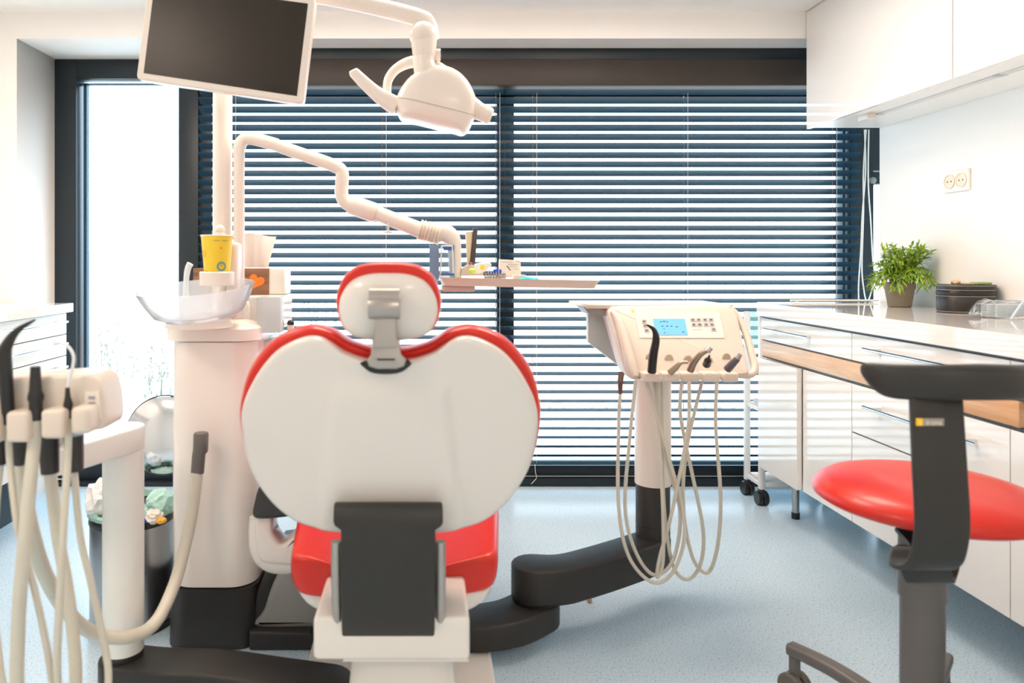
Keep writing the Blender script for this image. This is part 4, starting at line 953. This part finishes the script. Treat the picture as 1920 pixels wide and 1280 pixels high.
obj('body', M().tube([P(1325, 683, zi-.0), P(1327, 676, zi-.02)], [.012, .010], 14), BLACK, i4); obj('tip', M().tube([P(1327, 677, zi-.02), P(1330, 666, zi-.03)], [.0035, .003], 10), DGREY, i4)
hose_part(i4, [(1292, 716), (1290, 800), (1262, 950), (1236, 1050), (1233, 1082), (1243, 1050), (1243, 950), (1236, 830), (1232, 716)], -.01)
i5 = hp_thing('dark grey handpiece rightmost in the console, tilted right', P(1365, 690, zi))
obj('body', M().tube([P(1364, 692, zi-.01), P(1375, 680, zi-.03), P(1383, 672, zi-.04)], [.012, .0105, .0085], 16, 5), mat('handpiece_slate', (.10, .09, .11), .35), i5)
obj('tip', M().tube([P(1383, 672, zi-.04), P(1388, 664, zi-.045)], [.0075, .006], 14), STEEL, i5)
hose_part(i5, [(1344, 716), (1342, 800), (1351, 930), (1346, 1020), (1328, 1073), (1300, 1048), (1282, 960), (1286, 850), (1316, 716)], .01)

# ------------------------------------------------------------------ assistant's side (left foreground)
zc1 = 1.90
as_ = thing('suction_console', 'white assistant console on a white post at the left, holding black suction tubes', 'suction console', (fx(231, zc1), zc1, .1))
rc = 36.5*zc1/F; cx1 = fx(231.5, zc1)
obj('post', M().lathe((cx1, zc1, hz(1216, zc1)), [(rc, 0), (rc*1.0, hz(835, zc1)-hz(1216, zc1))], 40), PLA if False else mat('console_white', (.78, .78, .74), .3, coat=.1), as_)
CW = MATS['console_white']
obj('post_socket', M().lathe((cx1, zc1, hz(1216, zc1)-.016), [(rc*.96, 0), (rc*.98, .0155)], 40), DGREY, as_)
# boom from the post towards the viewer, rising slightly to the left
zA = 1.70; pA = Vector((fx(100, zA), zA, 0)); pB = Vector((cx1, zc1, 0))
obj('holder_bracket', M().tube([(fx(100, 1.70), 1.70, hz(815, 1.75)), (fx(95, 1.6), 1.60, hz(790, 1.6)), (fx(90, 1.45), 1.45, hz(775, 1.45)), (fx(90, 1.38), 1.38, hz(770, 1.38))], .024, 16, 4), LGREY, as_)
link([pA, pA.lerp(pB, .3), pA.lerp(pB, .6), pB], (.050, .0535), hz(842, zc1), hz(798, zc1), 'boom', CW, as_, .005)
# lower swing arm
pth = catmull([(cx1, zc1, 0), (cx1+.10, zc1-.02, 0), (-.55, 1.87, 0), (-.38, 1.83, 0), (-.25, 1.80, 0)], 8)
ztop_ = hz(1216, zc1)-.0165
link(pth, (.062, .066), ztop_-.075, ztop_, 'swing_arm', CGREY, as_)
# holder block
zH = 1.30
hb = [XZ(q.x, q.y, zH) for q in catmull([(a, b, 0) for a, b in ((-60, 712), (0, 709), (60, 706), (140, 701), (175, 706), (190, 730), (196, 770), (194, 800), (175, 808), (100, 806), (0, 806), (-60, 806))], 4, True)]
obj('holder_body', M().slab(hb, zH, zH+.09, .01), PLA2, as_)
for a, b, c_, d_ in ((-45, 3, 776, 830), (15, 59, 770, 828), (80, 124, 766, 821), (136, 172, 762, 812)):
    z = zH-.03; obj('holder_finger', M().box(fx(a, z), fx(b, z), z-.01, z+.055, hz(d_, z), hz(c_, z), .008, 3), PLA2, as_)
obj('pad_panel', M().slab([XZ(*q) for q in ((160, 735, zH), (186, 733, zH), (190, 785, zH), (162, 787, zH))], zH-.003, zH+.002, .001), PLA, as_)
for b in (744, 755, 766): obj('button', M().box(fx(168, zH), fx(180, zH), zH-.006, zH-.0028, hz(b+2.5, zH), hz(b-2.5, zH), .001), mat('button_slate', (.30, .31, .36), .4), as_)
for a, d_ in ((40, 868), (92, 886), (138, 882)):
    z = zH+.07; obj('hose_collar', M().tube([P(a, 815, z), P(a+1, 862, z), P(a+2, d_, z)], [.018, .017, .016], 18), DGREY, as_, label='dark hose collar')
# suction tubes with hoses down out of the collars and back up
SG = 'suction tubes in the left console'
def st_(label, x, y): return thing('suction_tube', label, 'suction tube', P(x, y, zH-.02), SG)
zH2 = zH-.015
s1 = st_('tall curved black suction tube at the left picture edge', 12, 790)
obj('body', M().tube([P(16, 795, zH2), P(15, 770, zH2), P(10, 700, zH2), P(8, 665, zH2), P(14, 645, zH2), P(32, 620, zH2), P(66, 599, zH2)], [.009, .011, .0125, .0125, .010, .006, .0015], 16, 6), BLACK, s1)
s2 = st_('ribbed short black suction tube second from the left edge', 67, 770)
obj('body', M().tube([P(67, 787, zH2), P(67, 772, zH2), P(67, 768, zH2), P(67, 752, zH2), P(67, 748, zH2), P(67, 742, zH2), P(66.5, 732, zH2), P(66.5, 690, zH2), P(66.5, 687, zH2)], [.012, .013, .011, .0115, .0135, .0135, .0105, .0085, .0078], 18, 0), BLACK, s2)
s3 = st_('slim black tube holder with a thin clear saliva tube, right end of left console', 127, 770)
obj('body', M().tube([P(128, 785, zH2), P(128, 765, zH2), P(128, 758, zH2), P(127, 745, zH2), P(126.5, 726, zH2)], [.0055, .0065, .0085, .005, .0035], 14, 0), BLACK, s3)
obj('saliva_ejector', M().tube([P(127, 727, zH2), P(130, 710, zH2), P(136, 690, zH2), P(138, 668, zH2), P(130, 652, zH2), P(115, 643, zH2), P(100, 641, zH2)], .0028, 10, 6), mat('clear_tube', (.78, .82, .86), .15), s3, label='thin clear bent tube')
def lp3(par, pts, r, lab='beige hose'): obj('hose', M().tube([P(*p) for p in pts], r, 12, 8), HOSE, par, label=lab)
lp3(s2, [(67, 786, zH2), (64, 830, zH2), (55, 920, 1.26), (43, 1050, 1.24), (34, 1180, 1.24), (34, 1330, 1.24), (60, 1420, 1.27), (120, 1400, 1.32), (142, 1280, 1.35), (130, 1130, 1.37), (108, 1000, 1.37), (94, 884, 1.37)], .0112)
lp3(s3, [(128, 784, zH2), (127, 850, zH2), (121, 960, 1.26), (112, 1120, 1.24), (108, 1280, 1.24), (130, 1390, 1.26), (180, 1390, 1.3), (203, 1280, 1.34), (194, 1200, 1.36), (172, 1100, 1.37), (150, 1000, 1.37), (139, 880, 1.37)], .0066)
lp3(s1, [(16, 794, zH2), (18, 860, zH2), (30, 970, 1.26), (38, 1010, 1.26), (66, 1110, 1.26), (92, 1240, 1.26), (100, 1340, 1.28), (60, 1400, 1.3), (10, 1300, 1.33), (-12, 1100, 1.36), (-6, 950, 1.37), (2, 868, 1.37)], .0058)
obj('hose_collar', M().tube([P(3, 812, 1.37), P(3, 870, 1.37)], [.012, .011], 16), BLACK, as_)
# large suction hose, ending in a grey cap on the water unit
zz2 = 2.03
s4 = thing('suction_hose', 'thick ribbed beige suction hose curving up the water unit to a grey cap', 'suction hose', P(375, 880, zz2), None)
hpts = [(41, 868, 1.37), (46, 930, 1.38), (60, 1000, 1.42), (84, 1075, 1.50), (125, 1145, 1.62), (175, 1186, 1.72), (240, 1194, 1.78), (290, 1168, 1.86), (325, 1100, 1.95), (345, 1030, 2.0), (360, 960, 2.03), (370, 880, 2.05)]
pp = catmull([P(*p) for p in hpts], 22); rr = []
for i in range(len(pp)):
    t_ = i/len(pp); base = .0150+.002*t_
    rr.append(base+(.0009 if i % 2 else -.0004)*(1 if t_ > .62 else 0))
obj('hose', M().tube(pp, rr, 16), HOSE, s4)
obj('end_cap', M().tube([P(370, 886, 2.05), P(373, 850, 2.05), P(376, 845, 2.05), P(377, 814, 2.055), P(377, 811, 2.055)], [.0185, .0185, .021, .021, .019], 20, 0, 1), mat('cap_grey', (.13, .12, .11), .4), s4)

# ------------------------------------------------------------------ waste bin
bz = 2.30; bcx = fx(250, bz)
bn = thing('pedal_bin', 'stainless steel pedal bin with open round lid behind the white post', 'bin', (bcx, bz, 0))
br_ = .128; bh = hz(952, bz)
obj('bin_body', M().lathe((bcx, bz, .022), [(br_, 0), (br_, bh-.055)], 48), STEEL, bn)
obj('bin_foot', M().lathe((bcx, bz, .001), [(br_+.002, 0), (br_+.003, .020)], 48), BLACK, bn)
obj('bin_rim', M().lathe((bcx, bz, bh-.032), [(br_+.001, 0), (br_+.003, .004), (br_+.001, .030), (br_-.012, .032), (br_-.014, 0)], 48), BLACK, bn)
lidc = Vector((fx(306, 2.45), bz+.15, hz(815, 2.45))); Rl = Matrix.Rotation(math.radians(82), 3, 'X') @ Matrix.Rotation(math.radians(0), 3, 'Y')
obj('lid', M().lathe(lidc, [(.001, .016), (.06, .015), (.115, .006), (.128, -.001), (.131, -.008), (.128, -.010), (.115, -.002), (.001, .006)], 56, Rl), CHROME, bn)
obj('lid_rim', M().lathe(lidc, [(.131, -.006), (.134, -.010), (.134, -.016), (.129, -.016), (.129, -.010)], 56, Rl, False), DGREY, bn)
obj('pedal', M().box(bcx-.03, bcx+.03, bz-br_-.035, bz-br_-.004, .012, .022, .004), BLACK, bn)
random.seed(12); lin = M(); n_ = 60; R_ = []
for j, (rad, h) in enumerate(((br_-.016, bh-.028), (br_-.004, bh+.012), (br_+.004, bh+.004), (br_+.0045, bh-.006))):
    R_.append([Vector((bcx+(rad+random.uniform(-.003, .003))*math.cos(2*PI*k/n_), bz+(rad+random.uniform(-.003, .003))*math.sin(2*PI*k/n_), h+random.uniform(-.004, .012)*(j == 1))) for k in range(n_)])
lin.loft(R_, (False, False)); obj('bin_liner', lin, mat('liner_green', (.30, .52, .44), .35), bn, sharp=25)
def crumple(cx_, cy_, cz_, r, sd, rz=1):
    random.seed(sd); bm = bmesh.new(); bmesh.ops.create_icosphere(bm, subdivisions=3, radius=r)
    for v in bm.verts: v.co *= random.uniform(.82, 1.12); v.co.z *= rz
    bmesh.ops.translate(bm, verts=bm.verts, vec=(cx_, cy_, cz_)); m = M(); m.add(bm); return m
tag(obj('crumpled_paper', crumple(fx(190, 2.24), 2.25, bh+.045, .052, 3, 1.2), mat('paper_white', (.80, .80, .80), .7), sharp=10), 'crumpled white paper at the left inside the bin', 'paper', 'rubbish in the bin')
tag(obj('crumpled_glove', crumple(fx(296, 2.25), 2.27, bh+.030, .042, 5, .9), mat('glove_mint', (.42, .68, .62), .5), sharp=14), 'crumpled mint green glove on top of the rubbish', 'glove', 'rubbish in the bin')
tag(obj('crumpled_wrapper', crumple(fx(285, 2.2), 2.215, bh+.004, .028, 7, .8), mat('wrapper_pale', (.74, .70, .64), .5), sharp=10), 'crumpled pale wrapper at the front of the bin', 'wrapper', 'rubbish in the bin')
tag(obj('orange_wrapper', crumple(fx(302, 2.2), 2.20, bh-.004, .016, 9, .6), mat('wrapper_orange', (.80, .42, .05), .5), sharp=10), 'small orange wrapper at the front edge of the bin', 'wrapper', 'rubbish in the bin')
tag(obj('blue_wrapper', crumple(fx(272, 2.19), 2.20, bh-.002, .010, 11, .9), mat('wrapper_blue', (.02, .05, .40), .5), sharp=10), 'tiny dark blue wrapper at the front edge of the bin', 'wrapper', 'rubbish in the bin')
tag(obj('rubbish_pile', crumple(bcx, bz+.02, bh-.055, .095, 13, .6), mat('pile_mint', (.40, .58, .52), .6), sharp=10), 'heap of pale green rubbish filling the bin below the glove', 'rubbish', 'rubbish in the bin')

# ------------------------------------------------------------------ stool at the right
sx, sy = 1.115, 1.62
so_ = thing('rolling_stool', 'rolling stool with round red seat and dark backrest at the right', 'stool', (sx, sy, 0))
sh_ = hz(918, sy); R0 = .228
scx, scy = fx(1737, sy), sy
obj('seat', M().lathe((scx, scy, sh_), [(.001, .026), (.10, .027), (.16, .024), (.198, .014), (.220, 0), (.228, -.014), (.226, -.024), (.214, -.032), (.190, -.036), (.12, -.040), (.001, -.041)], 64), RED, so_, sharp=70)
obj('seat_plate', M().lathe((scx, scy, sh_-.0535), [(.09, 0), (.11, .008), (.11, .012)], 36), DGREY, so_)
obj('upper_post', M().lathe((sx, sy, hz(1118, sy)), [(.047, 0), (.047, .004), (.046, sh_-.054-hz(1118, sy))], 36), MGREY, so_)
obj('post', M().lathe((sx, sy, .10), [(.0435, 0), (.0435, hz(1118, sy)-.1005)], 36), MGREY, so_)
obj('hub', M().lathe((sx, sy, .065), [(.045, 0), (.060, .01), (.060, .045), (.046, .062)], 32), MGREY, so_)
for k in range(5):
    a_ = math.radians(126-72*k-7); dv = Vector((math.cos(a_), math.sin(a_), 0)); L_ = .32
    pts = [Vector((sx, sy, .100))+dv*.045, Vector((sx, sy, .118))+dv*.12, Vector((sx, sy, .130))+dv*.21, Vector((sx, sy, .128))+dv*L_]
    sidev = Vector((-dv.y, dv.x, 0))
    lg = obj('leg', M().strip(pts, lambda t_: .050-.012*t_, .030, tuple(sidev), 6), MGREY, so_)
    cpt = Vector((sx, sy, 0))+dv*(L_-.012)
    for s_ in (-1, 1):
        w0 = cpt+sidev*s_*.016; obj('caster', M().lathe((w0.x, w0.y, .036), [(.001, -.010), (.030, -.010), (.035, -.006), (.035, .006), (.030, .010), (.001, .010)], 28, Matrix(((sidev.x, 0, 0), (sidev.y, 0, 0), (0, 0, 1))) if False else (Matrix.Rotation(math.atan2(sidev.y, sidev.x), 3, 'Z') @ Matrix.Rotation(PI/2, 3, 'Y'))), mat('caster_taupe', (.11, .095, .08), .4), lg)
    obj('caster_stem', M().lathe((cpt.x, cpt.y, .060), [(.014, 0), (.014, .052)], 16), MGREY, lg)
# back support: flat band from under the seat, down, round and up to the pad
zb3 = 1.30
bxs = fx(1760, 1.272)
band_pts = [(1.09, sy-.02, sh_-.082), (1.06, 1.50, sh_-.090), (1.00, 1.43, sh_-.120), (.940, 1.375, hz(1030, 1.375)), (.912, 1.345, hz(1052, 1.345)), (bxs+.002, 1.318, hz(1062, 1.318)), (bxs, 1.292, hz(1060, 1.292)), (bxs, 1.274, hz(1040, 1.274)), (bxs+.001, 1.265, hz(980, 1.27)), (bxs, 1.27, hz(880, 1.27)), (bxs+.006, 1.285, hz(790, 1.285)), (bxs+.014, 1.30, hz(735, 1.30))]
obj('back_support', M().strip(band_pts, lambda t_: .100-.006*t_, .010, (1, 0, 0), 8), CGREY, so_, label='flat charcoal curved back support')
obj('seat_socket', M().lathe((fx(1700, 1.5), 1.50, sh_-.125), [(.022, 0), (.026, .01), (.026, .036), (.02, .042)], 24), DGREY, so_)
# backrest pad
PADP = [(1622, 691, 696), (1625, 685, 704), (1631, 682.5, 712), (1642, 682, 725), (1656, 683, 739), (1670, 684, 747), (1690, 685, 750), (1760, 686, 752), (1850, 684, 752)]
def pad_at(px):
    q = px if px <= 1850 else 3700-px
    for a_, b_ in zip(PADP, PADP[1:]):
        if q <= b_[0]: t_ = max(0, (q-a_[0])/(b_[0]-a_[0])); return a_[1]+(b_[1]-a_[1])*t_, a_[2]+(b_[2]-a_[2])*t_
def pad_ring(px, n_=28):
    tt = (px-1850)/228; z = 1.262+.085*tt*tt; t0, b0 = pad_at(px); x = fx(px, z) if px <= 1850 else 2*fx(1850, 1.262)-fx(3700-px, z)
    top, bot = hz(t0, z), hz(b0, z); cz_ = (top+bot)/2; hh = (top-bot)/2; dd = min(.021, hh*.9)
    return [Vector((x, z+.012+dd*abs(math.cos(a_))**.7*(1 if math.cos(a_) > 0 else -1), cz_+hh*abs(math.sin(a_))**.7*(1 if math.sin(a_) > 0 else -1))) for a_ in [2*PI*k/n_ for k in range(n_)]]
xx = [1622+456*(1-math.cos(PI*k/44))/2 for k in range(45)]
obj('backrest_pad', M().loft([pad_ring(x) for x in xx]), CGREY, so_, sharp=70)
# badge with lettering
bd = P(1757, 795, 1.26); bdy = 1.277
bw = 50*1.27/F/2
lb = obj('badge', M().box(bd.x-bw+.0095, bd.x+bw, bdy-.0015, bdy+.002, bd.z-.0065, bd.z+.0065), mat('badge_taupe', (.33, .29, .24), .5), so_)
obj('badge_square', M().box(bd.x-bw-.001, bd.x-bw+.0095, bdy-.0017, bdy+.002, bd.z-.0065, bd.z+.0065), mat('badge_yellow', (.95, .55, .02), .4), so_)
tb_ = text_mesh('irona', .0135); tb_.transform(Matrix.Translation((bd.x+.0052, bdy-.0021, bd.z-.0004)) @ Matrix.Rotation(PI/2, 4, 'X')); m = M(); m.add(tb_); obj('badge_letters', m, mat('letters_cream', (.80, .74, .64), .5), lb)
tb_ = text_mesh('s', .0135); tb_.transform(Matrix.Translation((bd.x-bw+.0042, bdy-.0022, bd.z-.0004)) @ Matrix.Rotation(PI/2, 4, 'X')); m = M(); m.add(tb_); obj('badge_letter', m, mat('letters_yellow', (1.0, .80, .35), .5), lb)

tag(obj('crumb', crumple(fx(1105, 2.42), 2.42, .009, .009, 4, .9), mat('crumb_beige', (.50, .30, .18), .7), sharp=20), 'small beige crumb lying on the floor below the swing arm', 'crumb')
